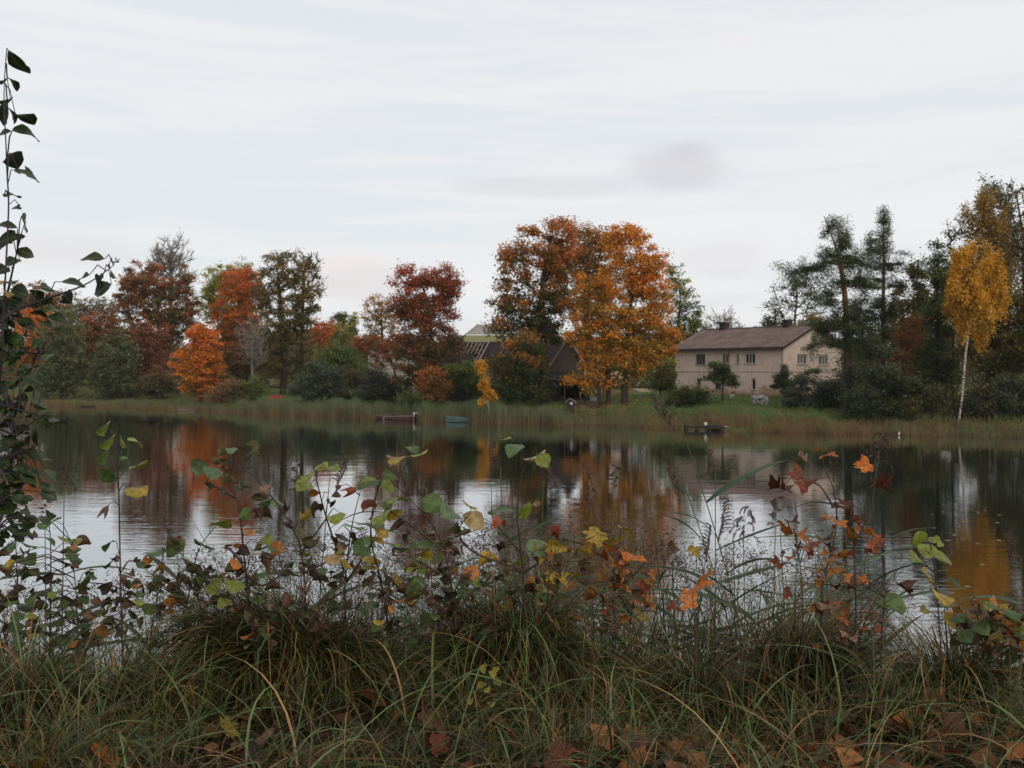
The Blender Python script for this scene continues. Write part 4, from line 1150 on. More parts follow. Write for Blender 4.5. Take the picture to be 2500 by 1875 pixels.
def gazebo():
    d = 127.0
    k = d / F
    c = W(1505, HY, d)
    gz = float(ground_z(c[0], d))
    root = empty('gazebo', (c[0], d, gz))
    tag(root, 'small garden gazebo with pinkish pyramid roof behind the leaning trunk', 'gazebo')
    ze = CZ + (HY - 923.5) * k - gz; za = CZ + (HY - 905) * k - gz; r = 36 * k
    mb = MB()
    P = [(-r, -r, ze), (r, -r, ze), (r, r, ze), (-r, r, ze)]
    for i in range(4): mb.poly([P[i], P[(i + 1) % 4], (0, 0, za)])
    mb.poly(P[::-1]); 
    for i in range(4):
        a, b = P[i], P[(i + 1) % 4]; mb.bar((a[0], a[1], ze - .05), (b[0], b[1], ze - .05), 0.05, 0.1)
    mb.build('roof', plain('pinkish_roof_sheet', (0.50, 0.34, 0.28), 0.9, 0.12, 1.5), root)
    M_OR = plain('orange_brown_wood', (0.30, 0.15, 0.075), 0.8, 0.25, 3)
    for sx_ in (-1, 1):
        for sy_ in (-1, 1):
            b = MB(); b.tube([(sx_ * r * .78, sy_ * r * .78, -.3), (sx_ * r * .8, sy_ * r * .8, ze - .02)], [0.12, 0.09], 7); b.build('post', M_OR, root)
    b = MB(); b.box((-r * .7, -r * .5, .42), (r * .3, -r * .2, .48)); b.box((-r * .65, -r * .45, -.2), (-r * .6, -r * .25, .42)); b.box((r * .2, -r * .45, -.2), (r * .25, -r * .25, .42))
    b.build('bench', M_OR, root)
    for q in range(6):
        b = MB(); b.box((-r * .85 + q * .22, -r * .9, -.1), (-r * .85 + q * .22 + .1, -r * .86, .75)); b.build('slat', M_OR, root)
    b = MB(); b.box((-r * .9, -r * .85, .6), (-r * .85 + 1.4, -r * .82, .7)); b.build('rail', M_OR, root)


gazebo()


def ground_patch(name, px, d0, d1, hw, mat):
    n = 28
    d = (d0 + d1) / 2
    cx = (px - CX) / F * d
    P = []
    for i in range(n):
        a = 2 * PI * i / n
        r = 1 + 0.1 * math.sin(3 * a + 1) + 0.06 * math.sin(7 * a)
        P.append((cx + hw * r * math.cos(a), d + (d1 - d0) / 2 * r * math.sin(a)))
    V = [(cx, d, float(ground_z(cx, d)) + .03)] + [(x, y, float(ground_z(x, y)) + .03) for x, y in P]
    me = bpy.data.meshes.new(name)
    me.from_pydata(V, [], [(0, 1 + i, 1 + (i + 1) % n) for i in range(n)])
    me.materials.append(mat)
    tag(link(name, me), kind='structure')


ground_patch('sand_path', 1566, 138, 156, 1.0, plain('bare_sand', (0.40, 0.27, 0.19), 0.95, 0.15, 1))
ground_patch('bare_earth', 1395, 109, 116, 3.6, plain('bare_brown_earth', (0.085, 0.045, 0.032), 0.95, 0.3, 1))
ground_patch('bare_earth', 1165, 112, 119.5, 3.2, plain('bare_red_earth', (0.06, 0.03, 0.026), 0.95, 0.3, 1))


def at_ground(px, d):
    x = (px - CX) / F * d
    return (x, d, float(ground_z(x, d)))


def small_things():
    M_W = plain('white_plastic', (0.62, 0.60, 0.58), 0.5, 0.08)
    M_B = plain('blue_plastic', (0.05, 0.11, 0.22), 0.5, 0.1)
    M_R = plain('faded_red_paint', (0.36, 0.035, 0.03), 0.6, 0.2)
    # low dark bench on the grass
    r = empty('bench', at_ground(1558, 112)); tag(r, 'low dark plank bench alone on the grass below the sand path', 'bench')
    b = MB(); b.box((-.46, -.15, .34), (.46, .15, .41)); b.build('seat', M_WOODD, r)
    for s in (-1, 1):
        b = MB(); b.box((s * .34 - .06, -.13, -.05), (s * .34 + .06, .13, .34)); b.build('leg', M_WOODD, r)
    # red bench
    r = empty('bench', at_ground(673, 137)); tag(r, 'low red bench among the shrubs beneath the airy two-stem tree', 'bench')
    b = MB(); b.box((-.85, -.25, .42), (.85, .25, .5)); b.build('seat', M_R, r)
    b = MB(); b.box((-.85, .2, .62), (.85, .26, .95)); b.build('backrest', M_R, r)
    for s in (-1, 1):
        b = MB(); b.box((s * .6 - .08, -.24, -.1), (s * .6 + .08, .26, .62)); b.build('leg', M_R, r)
    # dark hutch with a pale lid at the water
    d = 107.5
    r = empty('garden_hutch', at_ground(1394, d)); tag(r, 'dark wooden hutch with pale sloping lid standing in the waterside grass', 'hutch')
    b = MB(); b.box((-.36, -.3, -.3), (.3, .3, 1.35)); b.build('body', M_WOODD, r)
    b = MB()
    P = [(-.1, -.42, 1.62), (.52, -.42, 1.22), (.52, .42, 1.22), (-.1, .42, 1.62)]
    b.poly(P); b.poly([(x, y, z - .06) for x, y, z in P[::-1]]); b.poly([P[0], (P[0][0], P[0][1], P[0][2] - .06), (P[1][0], P[1][1], P[1][2] - .06), P[1]])
    P = [(-.5, -.42, 1.3), (-.1, -.42, 1.62), (-.1, .42, 1.62), (-.5, .42, 1.3)]
    b.poly(P); b.poly([(x, y, z - .06) for x, y, z in P[::-1]])
    b.build('lid', plain('grey_lid', (0.30, 0.27, 0.26), 0.7, 0.15), r)
    b = MB(); b.box((-.08, -.32, 1.0), (.12, -.303, 1.2)); b.build('latch_plate', M_W, r)
    # tubs under the awning
    for i, (px, m, lab) in enumerate(((1449, M_W, 'white tub lying under the shed awning beside the trunks'), (1428, M_B, 'small blue tub under the shed awning'))):
        r = empty('tub', at_ground(px, 114.5)); tag(r, lab, 'tub')
        b = MB(); n = 12
        rr = 0.34 if i == 0 else 0.2; hh = 0.4 if i == 0 else .26
        pr = [(rr * .75, 0), (rr, hh), (rr * 1.08, hh), (rr * 1.08, hh - .04), (rr * .92, hh - .02), (rr * .68, .04)]
        k0 = len(b.v)
        for q in range(n):
            a = 2 * PI * q / n
            for (ra, z) in pr: b.v.append((ra * math.cos(a) * 1.2, ra * math.sin(a), z + .1))
        for q in range(n):
            for j in range(len(pr) - 1):
                b.f.append((k0 + q * 6 + j, k0 + ((q + 1) % n) * 6 + j, k0 + ((q + 1) % n) * 6 + j + 1, k0 + q * 6 + j + 1)); b.m.append(0)
        b.f.append(tuple(k0 + q * 6 + 5 for q in range(n))); b.m.append(0)
        b.build('bowl', m, r, True)
        b = MB(); b.tube([(-rr * 1.25, 0, hh + .1), (-rr * .6, 0, hh + .3), (rr * .6, 0, hh + .3), (rr * 1.25, 0, hh + .1)], 0.02, 5); b.build('handle', M_SOOT, r)
    # white-and-red garden oddments at the house wall
    r = empty('flower_pot', at_ground(1787, 117)); tag(r, 'white flower pot with red blooms by the damp house wall', 'flower pot')
    b = MB(); b.tube([(0, 0, -.1), (0, 0, .3), (0, 0, .36)], [0.2, 0.3, 0.33], 10); b.build('pot', M_W, r)
    rng = np.random.default_rng(4)
    V, Fc = leaf_cloud(np.array([0.12, 0, .52]) + rng.normal(size=(110, 3)) * [.18, .15, .11], rng, 0.14)
    link('flowers', np_mesh('flowers', V, Fc, np.repeat(ramp3([(0.40, 0.03, 0.03), (0.3, 0.05, 0.05), (0.5, 0.3, 0.28)], rng.uniform(size=110)), 4, 0), [M_LEAF]), r)
    # crumpled silver-white bundle
    rng = np.random.default_rng(8)
    d = 104.5
    n, m_ = 26, 14
    k = d / F
    root = empty('tarp_bundle', at_ground(1854, d)); tag(root, 'crumpled silver-white tarp bundle on the grass before the pale house', 'tarp bundle')
    V = []; 
    for j in range(m_ + 1):
        for i in range(n):
            a = 2 * PI * i / n
            s = j / m_
            r_ = (1 - max(0, s - .7) ** 2 * 6) if s > .7 else 1
            cs, sn = math.cos(a), math.sin(a)
            q = 0.78 * np.sign(cs) * abs(cs) ** .5 * r_ , 0.5 * np.sign(sn) * abs(sn) ** .5 * r_
            V.append((q[0] + rng.normal() * .035, q[1] + rng.normal() * .035, s * .92 + rng.normal() * .03 - .08 * q[0] * s))
    Fc = [(j * n + i, j * n + (i + 1) % n, (j + 1) * n + (i + 1) % n, (j + 1) * n + i) for j in range(m_) for i in range(n)]
    mt, t, out = material('crumpled_tarp')
    co = t.add('ShaderNodeTexCoord').outputs['Object']
    nz = t.noise(co, 5, 4, 0.7); nb = t.noise(co, 11, 4, 0.7)
    pbsdf(t, out, t.mix(t.ramp(nz, 0.42, 0.58), (0.10, 0.095, 0.09), (0.52, 0.5, 0.5)), 0.5, 0.4, nb, 0.9, 0.15)  # shaded creases painted into the cover colour by noise
    me = bpy.data.meshes.new('cover'); me.from_pydata(V + [(0, 0, .86)], [], Fc + [(m_ * n + i, m_ * n + (i + 1) % n, len(V)) for i in range(n)]); me.materials.append(mt)
    link('cover', me, root)
    b = MB(); b.tube([(-.82, -.1, .45), (0, -.56, .5), (.82, -.1, .42)], 0.025, 5); b.build('rope', M_SOOT, root)
    # pier on the east bank
    sd = shore_px(1715)
    d = sd - 1.9
    k = d / F
    r = empty('pier', (*W(1717, HY, d)[:2], 0.0)); tag(r, 'dark low wooden pier at the waterline before the pale house', 'pier')
    L = 92 * k
    zd = 0.36
    for i in range(15):
        b = MB(); xa = -L / 2 + i * L / 15
        b.box((xa + .012, -.75, zd + .03 * math.sin(i * 1.7)), (xa + L / 15 - .012, .75, zd + .06 + .03 * math.sin(i * 1.7))); b.build('plank', M_WOODD, r)
    for x in (-L / 2 + .15, -L / 6, L / 6, L / 2 - .2):
        for y in (-.6, .6):
            b = MB(); b.tube([(x, y, -.8), (x, y, zd + (.0 if x > -L / 3 else .12))], .075, 7); b.build('post', M_WOODD, r)
    b = MB(); b.box((-L / 2, -.70, zd - .16), (L / 2, -.62, zd - .01)); b.box((-L / 2, .62, zd - .16), (L / 2, .70, zd - .01)); b.build('beam', M_WOODD, r)
    xa = L / 2
    for i, (y, ln) in enumerate(((-.25, 2.55), (.05, 2.35))):
        b = MB(); b.bar((xa - .1, y, .36), (xa + ln, y + .5, .14 + .05 * i), .26, .05); tag(b.build('gangplank', M_WOODG if i else M_WOODP, r), 'pale plank running on from the pier to the bank')
    r = empty('bucket', (r.location[0] + 0.2, r.location[1], zd + .09)); tag(r, 'tiny white bucket left standing on the dark pier', 'bucket')
    b = MB(); b.tube([(0, 0, 0), (0, 0, .26)], [.11, .15], 10); b.build('pail', M_W, r)
    b = MB(); b.tube([(-.15, 0, .25), (-.1, 0, .38), (.1, 0, .38), (.15, 0, .25)], .012, 5); b.build('handle', M_SOOT, r)
    # jetty by the red maple
    d = shore_px(1010) - .75
    k = d / F
    r = empty('jetty', (*W(1010, HY, d)[:2], 0.0)); tag(r, 'long grey plank jetty on posts below the red maple', 'jetty')
    L = 150 * k
    nP = 24
    for i in range(nP):
        xa = -L / 2 + i * L / nP
        b = MB(); b.box((xa + .012, -.4, .42), (xa + L / nP - .012, .4, .47)); b.build('plank', M_WOODG, r)
    for i in range(7):
        for y in (-.33, .33):
            x = -L / 2 + .1 + i * (L - .2) / 6
            b = MB(); b.tube([(x, y, -1), (x, y, .46)], .06, 6); b.build('post', M_WOODD if i % 3 else M_WOODG, r)
    t_ = empty('garden_table', (*W(1018, HY, d)[:2], .47)); tag(t_, 'small white table standing on the jetty', 'table')
    b = MB(); b.box((-.4, -.28, .3), (.4, .28, .36)); b.build('table_top', M_W, t_)
    for sx_ in (-1, 1):
        for sy_ in (-1, 1):
            b = MB(); b.box((sx_ * .32 - .03, sy_ * .22 - .03, 0), (sx_ * .32 + .03, sy_ * .22 + .03, .3)); b.build('leg', M_W, t_)

    def boat(px, d, length, m1, m2, rz, label):
        r = empty('rowing_boat', (*W(px, HY, d)[:2], 0.0), rz); tag(r, label, 'rowing boat')
        ns = 11
        b = MB(); rows = []
        for i in range(ns):
            s = i / (ns - 1)
            hw = .55 * math.sin(PI * (0.12 + .88 * s) ** .8) ** .7 if s < 1 else 0.02
            hw = max(hw, .03) if i else .42
            x = -length / 2 + length * s
            sh = .42 + .18 * s ** 2
            rows.append([(x, -hw, sh), (x, -hw * .8, .06), (x, 0, -.06), (x, hw * .8, .06), (x, hw, sh)])
        for i in range(ns - 1):
            for j in range(4):
                b.poly([rows[i][j], rows[i + 1][j], rows[i + 1][j + 1], rows[i][j + 1]])
        b.poly(rows[0])
        b.build('hull', m1, r, False)
        for side in (0, 4):
            g = MB(); g.tube([(p[side][0], p[side][1], p[side][2] + .015) for p in rows], .03, 5); g.build('gunwale', m2, r)
        for x in (-length * .22, length * .12):
            g = MB(); g.box((x - .12, -.46, .28), (x + .12, .46, .32)); g.build('seat', m2, r)

    boat(988, shore_px(988) - 1.5, 2.4, plain('red_brown_boat_paint', (0.085, 0.034, 0.028), 0.7, 0.25), M_WOODG, 0.1, 'red-brown rowing boat moored at the jetty')
    boat(942, shore_px(942) - 1.0, 1.9, plain('brown_boat_tar', (0.05, 0.03, 0.026), 0.7, 0.25), M_WOODG, -0.1, 'small dark brown rowing boat at the jetty\'s far end')
    boat(1121, shore_px(1121) - 1.0, 2.7, plain('green_boat_paint', (0.048, 0.085, 0.072), 0.6, 0.2), plain('pale_green_paint', (0.10, 0.145, 0.125), 0.6, 0.15), PI + .1, 'sea-green rowing boat pulled against the reeds')
    # logs at the waterline
    for px, ln, m, lab, rad in ((456, 2.2, M_WOODG, 'pale log lying at the water near the brightest orange maple', .13), (218, 2.3, M_WOODD, 'dark log at the end of the low grassy point', .15)):
        d = shore_px(px) - 0.3
        r = empty('log', (*W(px, HY, d)[:2], .1)); tag(r, lab, 'log')
        b = MB(); b.tube([(-ln / 2, 0, 0), (0, .1, .03), (ln / 2, .15, -.02)], [rad, rad * .9, rad * .75], 8); b.build('stem', m, r)
        b = MB(); b.tube([(-ln / 2 - .012, 0, 0), (-ln / 2 + .004, 0, 0)], [rad * 1.03, rad * 1.03], 8); b.build('cut_end', M_SOOT, r)
    d = shore_px(2195) - .6
    r = empty('float', (*W(2195, HY, d)[:2], 0)); tag(r, 'tiny white float on a stick at the dark eastern shore', 'float')
    b = MB(); b.tube([(0, 0, .05), (0, 0, .12), (0, 0, .22), (0, 0, .27)], [.02, .055, .055, .02], 8); b.build('ball', M_W, r)
    b = MB(); b.tube([(0, 0, -.5), (0, 0, .06)], .02, 5); b.build('stick', M_W, r)


small_things()


# ------------------------------------------------------------------ reeds and tall grass along the far shore
def blade_mass(P, H, bend, width, c0, c1, rng, seg=2):
    """upright strips: P roots (n, 3), H heights, bend (n, 2) tip offset; colours c0 at the root, c1 at the tip"""
    n = len(P)
    ang = rng.uniform(0, PI, n)
    side = np.stack([np.cos(ang), np.sin(ang) * 0.5, np.zeros(n)], 1)
    V = np.zeros((n, 2 * (seg + 1), 3)); C = np.zeros((n, 2 * (seg + 1), 3))
    for i in range(seg + 1):
        s = i / seg
        c = P.copy()
        c[:, 2] += H * s
        c[:, :2] += bend * (s ** 2)[None] if np.ndim(s) else bend * s ** 2
        w_ = (width * (1 - 0.85 * s))[:, None]
        V[:, 2 * i] = c - side * w_ / 2; V[:, 2 * i + 1] = c + side * w_ / 2
        C[:, 2 * i] = C[:, 2 * i + 1] = c0 * (1 - s) + c1 * s
    base = (np.arange(n) * 2 * (seg + 1))[:, None]
    Fc = np.concatenate([base + np.array([[2 * i, 2 * i + 1, 2 * i + 3, 2 * i + 2]]) for i in range(seg)], 1).reshape(-1, 4)
    return V.reshape(-1, 3), Fc, C.reshape(-1, 3)


def far_reeds():
    rng = np.random.default_rng(21)
    n = 46000
    px = rng.uniform(-60, 2560, n)
    t = rng.uniform(0, 1, n) ** 1.3
    depth = np.interp(px, [0, 140, 500, 620, 1200, 1300, 1640, 2060, 2500], [2, 4, 4, 5.5, 5.5, 4, 3.6, 3, 3])
    d0 = np.interp(px, _spx, _sd)
    for _ in range(2): d0 = shore((px - CX) / F * d0)
    d = d0 - 0.35 + t * depth
    x = (px - CX) / F * d
    z = np.maximum(ground_z(x, d), -0.25)
    hh = np.interp(px, [0, 140, 300, 480, 545, 600, 900, 960, 1180, 1320, 1400, 1500, 1660, 1900, 2060, 2200, 2500], [0.7, 0.8, 1.0, 0.7, 0.9, 1.75, 1.7, 1.6, 1.7, 1.35, 0.75, 0.65, 0.68, 0.7, 0.62, 0.55, 0.45])
    cl = np.sin(px * 0.11) * 0.5 + np.sin(px * 0.037 + 2) * 0.7 + np.sin(px * 0.31 + d) * 0.4
    H = hh * rng.uniform(0.5, 1.1, n) * (1 + 0.24 * cl) * (1.05 - 0.5 * t) * np.where((px > 1664) & (px < 1840) & (t < 0.28), 0.3, 1)
    g = np.interp(px, [0, 150, 230, 480, 560, 1180, 1330, 1420, 1640, 1720, 1900, 2060, 2250, 2500], [0.25, 0.3, 0.75, 0.6, 1.0, 1.0, 0.85, 0.85, 0.5, 0.38, 0.36, 0.36, 0.5, 0.8]) + 0.18 * cl + rng.normal(size=n) * 0.22
    top = ramp3([(0.19, 0.105, 0.042), (0.16, 0.125, 0.045), (0.105, 0.14, 0.055), (0.082, 0.135, 0.06)], g)
    bot = ramp3([(0.18, 0.08, 0.036), (0.18, 0.09, 0.04), (0.16, 0.095, 0.044)], g)
    v = rng.uniform(0.75, 1.25, (n, 1))
    bend = rng.normal(size=(n, 2)) * 0.16 + [0.06, 0]
    V, Fc, C = blade_mass(np.stack([x, d, z], 1), H, bend, rng.uniform(0.03, 0.07, n), bot * v, top * v, rng)
    tag(link('reed_bed', np_mesh('reed_bed', V, Fc, C, [M_BLADE])), kind='stuff')
    n = 36000
    px = rng.uniform(-60, 2560, n)
    t = rng.uniform(0, 1, n)
    d0 = np.interp(px, _spx, _sd)
    d = d0 + 2.5 + t ** 1.4 * 26
    x = (px - CX) / F * d
    keep = ~((px > 1380) & (px < 1460) & (d > 108)) & ~((px > 1100) & (px < 1230) & (d > 113))
    px, t, d, x = px[keep], t[keep], d[keep], x[keep]; n = len(px)
    z = ground_z(x, d)
    H = np.interp(t, [0, .3, 1], [0.6, 0.35, 0.22]) * rng.uniform(0.5, 1.3, n)
    cl = np.sin(px * 0.09 + d * 0.3) * 0.5 + np.sin(px * 0.023 - d * 0.5 + 2) * 0.7
    c = ramp3([(0.2, 0.115, 0.05), (0.15, 0.13, 0.042), (0.10, 0.145, 0.038), (0.08, 0.13, 0.034)], np.interp(px, [0, 480, 600, 1350, 1460, 1560, 1640, 2000, 2100, 2500], [.4, .4, .8, .6, .4, .85, .85, .7, .3, .35]) + 0.2 * cl + rng.normal(size=n) * 0.2)
    V, Fc, C = blade_mass(np.stack([x, d, z], 1), H, rng.normal(size=(n, 2)) * 0.12, rng.uniform(0.05, 0.12, n), c * 0.9, c * 1.1, rng)
    tag(link('meadow_grass', np_mesh('meadow_grass', V, Fc, C, [M_BLADE])), kind='stuff')
    # orange leaves lying under the golden maples
    n = 700
    px = rng.normal(1480, 70, n); d = rng.uniform(103.5, 112, n); x = (px - CX) / F * d
    V, Fc = leaf_cloud(np.stack([x, d, ground_z(x, d) + rng.uniform(0.1, 0.5, n)], 1), rng, 0.16, up=2)
    tag(link('fallen_leaves', np_mesh('fallen_leaves', V, Fc, np.repeat(ramp3([(0.3, 0.13, 0.04), (0.5, 0.2, 0.04), (0.45, 0.25, 0.12)], rng.uniform(size=n)), 4, 0), [M_LEAF])), kind='stuff')


far_reeds()


def undergrowth():
    """the brush that closes the view between the stems on the far bank"""
    rng = np.random.default_rng(33)
    prof = [  # px, top y in the photo, distance, tint 0 rust .. 1 green, density
        (-60, 790, 212, .3), (180, 800, 212, .4), (330, 810, 200, .2), (470, 830, 196, .3), (560, 850, 185, .3), (690, 860, 180, .45), (790, 850, 185, .8), (900, 860, 180, .8), (1000, 850, 165, .6), (1110, 872, 150, .7)]
    prof2 = [(1370, 830, 158, .6), (1460, 830, 158, .6), (1560, 815, 160, .7), (1630, 830, 160, .75), (1670, 875, 165, .8), (1745, 890, 165, .6)]
    prof3 = [(2060, 830, 112, .6), (2130, 830, 112, .55), (2200, 780, 112, .5), (2300, 680, 110, .6), (2400, 620, 110, .5), (2570, 580, 108, .5)]
    Vs, Fs, Cs, nb = [], [], [], 0
    for pr, dens in ((prof, 1.0), (prof2, 1.6), (prof3, 2.3)):
        a = np.array(pr, float)
        nc = int((a[-1, 0] - a[0, 0]) * 0.62 * dens)
        cp = rng.uniform(a[0, 0], a[-1, 0], nc)
        top = np.interp(cp, a[:, 0], a[:, 1]) + rng.normal(size=nc) * 13
        d = np.interp(cp, a[:, 0], a[:, 2]) + rng.uniform(-7, 7, nc)
        x = (cp - CX) / F * d
        gz = ground_z(x, d)
        zt = CZ + (HY - top) / F * d
        z = gz + (zt - gz) * rng.uniform(0, 1, nc) ** 0.8
        tint = np.interp(cp, a[:, 0], a[:, 3]) + rng.normal(size=nc) * 0.28
        per = 52
        size = d.mean() / F * 6.2
        P = np.repeat(np.stack([x, d, z], 1), per, 0) + rng.normal(size=(nc * per, 3)) * np.array([1.0, 1.0, 0.75]) * d.mean() / 130
        P[:, 2] = np.maximum(P[:, 2], ground_z(P[:, 0], P[:, 1]) + .05)
        tt = np.repeat(tint, per) + rng.normal(size=nc * per) * 0.12
        c = ramp3([(0.21, 0.095, 0.038), (0.145, 0.105, 0.038), (0.10, 0.11, 0.036), (0.075, 0.10, 0.034)], tt) * rng.uniform(0.8, 1.2, (nc * per, 1))
        V, Fc = leaf_cloud(P, rng, size)
        Vs.append(V); Fs.append(Fc + nb); Cs.append(np.repeat(c, 4, 0)); nb += len(V)
    tag(link('undergrowth', np_mesh('undergrowth', np.concatenate(Vs), np.concatenate(Fs), np.concatenate(Cs), [M_LEAF])), kind='stuff')


undergrowth()
# ================================================================== the near bank
def hit_ground(px, py, lift=0.0):
    """where the view through (px, py) meets the near bank"""
    for d in np.arange(3.2, 12, 0.02):
        p = W(px, py, d)
        if p[2] <= float(ground_z(p[0], d)) + lift: return p
    return W(px, py, 6.0)


# ------------------------------------------------------------------ leaf shapes
def strip_leaf(name, prof, rng, fold=0.25, bend=0.6, wave=0.05, twist=0.3, mat=None, curl=0.0, bite=0.0, ser=0.0):
    """a leaf along +X of unit length; prof gives the half width at each station"""
    n = len(prof)
    V = []; Fc = []
    x = z = 0.0; a = bend * 0.5
    ds = 1.0 / (n - 1)
    for i in range(n):
        s = i / (n - 1)
        if i:
            a -= bend * ds
            x += math.cos(a) * ds; z += math.sin(a) * ds
        w_ = prof[i] * (1 + (ser if i % 2 else -ser))
        for q in (-1, -0.55, 0, 0.55, 1):
            ph = curl * abs(q) * 1.9
            yy = math.sin(ph) / 1.9 / curl * w_ if curl > 1e-3 else abs(q) * w_
            zz = (1 - math.cos(ph)) / 1.9 / curl * w_ if curl > 1e-3 else 0.0
            yy *= 1 if q >= 0 else -1
            tw = twist * (s - .5)
            zz += abs(q) * w_ * fold + wave * math.sin(s * 9 + q * 2.5 + rng.uniform(0, .6)) * abs(q) + yy * tw
            V.append((x - zz * math.sin(a), yy, z + zz * math.cos(a)))
    for i in range(n - 1):
        for j in range(4):
            if bite and j in (0, 3) and 0 < i < n - 1 and rng.random() < bite: continue
            b = i * 5 + j
            Fc.append((b, b + 1, b + 6, b + 5))
    me = bpy.data.meshes.new(name)
    me.from_pydata(V, [], Fc)
    me.materials.append(mat)
    me.polygons.foreach_set('use_smooth', [True] * len(Fc))
    me.update()
    return me


def maple_leaf(name, rng, curl=0.3, cup=0.2, mat=None):
    pts = [(0, 1.0), (7, .80), (13, .84), (20, .62), (28, .66), (36, .84), (43, .97), (49, .80), (57, .82), (66, .56), (80, .60), (92, .76), (100, .60), (118, .50), (140, .34), (165, .16)]
    out = [(math.cos(math.radians(a)) * r, math.sin(math.radians(a)) * r) for a, r in pts]
    out = out + [(x, -y) for x, y in out[::-1] if abs(y) > 1e-6]
    n = len(out)
    ax = rng.uniform(0, PI); k1, k2 = math.cos(ax), math.sin(ax)

    def zf(x, y):
        r2 = x * x + y * y
        t = x * k1 + y * k2
        return curl * (t * t) * rng.choice((1, 1)) + cup * r2 * math.sin(3 * math.atan2(y, x) + ax) - 0.05 * r2
    V = [(0.0, 0.0, 0.0)]
    for f in (0.5, 1.0):
        for x, y in out:
            V.append((x * f, y * f, zf(x * f, y * f)))
    Fc = [(0, 1 + i, 1 + (i + 1) % n) for i in range(n - 1)]
    Fc += [(1 + i, 1 + n + i, 1 + n + (i + 1) % n, 1 + (i + 1) % n) for i in range(n - 1)]
    me = bpy.data.meshes.new(name)
    me.from_pydata(V, [], Fc)
    me.materials.append(mat)
    me.polygons.foreach_set('use_smooth', [True] * len(Fc))
    me.update()
    return me


_r = random.Random(12)
HZ = [0.04, .27, .40, .455, .465, .44, .38, .28, .15, .015]
HAZEL = [strip_leaf('leaf', HZ, _r, fold=_r.uniform(-.1, .35), bend=_r.uniform(.1, 1.0), wave=.05, twist=_r.uniform(-.6, .6), mat=M_BROAD, ser=.045, bite=(.0, .0, .07)[i % 3]) for i in range(9)]
CURLED = [strip_leaf('leaf', [0.03, .22, .35, .40, .41, .38, .32, .22, .12, .02], _r, fold=_r.uniform(.05, .5), bend=_r.uniform(.6, 3.2), wave=.08, twist=_r.uniform(-1.2, 1.2), mat=M_SPOT, curl=_r.uniform(.4, 1.2), ser=.02) for i in range(7)]
AL = [0.02, .16, .26, .30, .29, .24, .15, .02]
ALDER = [strip_leaf('leaf', AL, _r, fold=_r.uniform(.0, .3), bend=_r.uniform(.2, .9), wave=.03, twist=_r.uniform(-.4, .4), mat=M_BROAD, ser=.04, bite=(0, .1, .16)[i % 3]) for i in range(8)]
MAPLE = [maple_leaf('leaf', _r, _r.uniform(.25, .6), _r.uniform(.1, .35), M_SPOT) for i in range(6)]
MAPLEC = [maple_leaf('leaf', _r, _r.uniform(.8, 1.3), _r.uniform(.35, .6), M_SPOT) for i in range(5)]
LITTER = [maple_leaf('fallen_leaf', _r, _r.uniform(.0, .3), _r.uniform(.05, .25), M_SPOT) for i in range(5)]
REEDL = [strip_leaf('leaf', [.012, .023, .028, .028, .026, .022, .016, .009, .002], _r, fold=.35, bend=b, wave=.003, twist=_r.uniform(-.6, .6), mat=M_REED) for b in (.25, .6, 1.0, 1.5, .1, .8)]

LC = {'g': (0.085, 0.135, 0.036), 'G': (0.050, 0.086, 0.024), 'l': (0.20, 0.235, 0.036), 'Y': (0.40, 0.26, 0.035), 'o': (0.42, 0.15, 0.03), 'O': (0.58, 0.17, 0.03), 'b': (0.125, 0.062, 0.034),
      'd': (0.055, 0.033, 0.022), 't': (0.40, 0.27, 0.13), 'r': (0.24, 0.055, 0.024), 'p': (0.30, 0.15, 0.10), 'm': (0.09, 0.075, 0.026), 's': (0.12, 0.18, 0.08), 'R': (0.40, 0.085, 0.03), 'D': (0.085, 0.024, 0.014)}


def put_leaf(mesh, name, parent, base, dirv, nrm, size, colour, rng):
    d = Vector(dirv).normalized()
    n = Vector(nrm); n = (n - d * n.dot(d))
    if n.length < 1e-3: n = Vector((0, 0, 1)).cross(d)
    n.normalize()
    y = n.cross(d)
    o = link(name, mesh, parent)
    M = Matrix((d, y, n)).transposed().to_4x4()
    o.rotation_euler = M.to_euler()
    o.location = Vector(base) - parent.location
    o.scale = (size,) * 3
    j = rng.uniform(0.8, 1.2)
    o.color = (min(1, colour[0] * j * rng.uniform(.92, 1.08)), min(1, colour[1] * j), min(1, colour[2] * j), 1)
    return o


M_TWIG = plain('twig_bark', (0.055, 0.035, 0.028), 0.9, 0.3, 8)
M_TWIGP = plain('twig_bark_dark', (0.035, 0.026, 0.03), 0.8, 0.3, 8)
M_STEMG = plain('reed_stem', (0.075, 0.085, 0.035), 0.7, 0.3, 5)
M_STEMD = plain('dead_stem', (0.085, 0.055, 0.034), 0.9, 0.3, 5)
M_PLUME = leafmat('reed_plume', 'Col', 0.12, 0.8, 0.1)


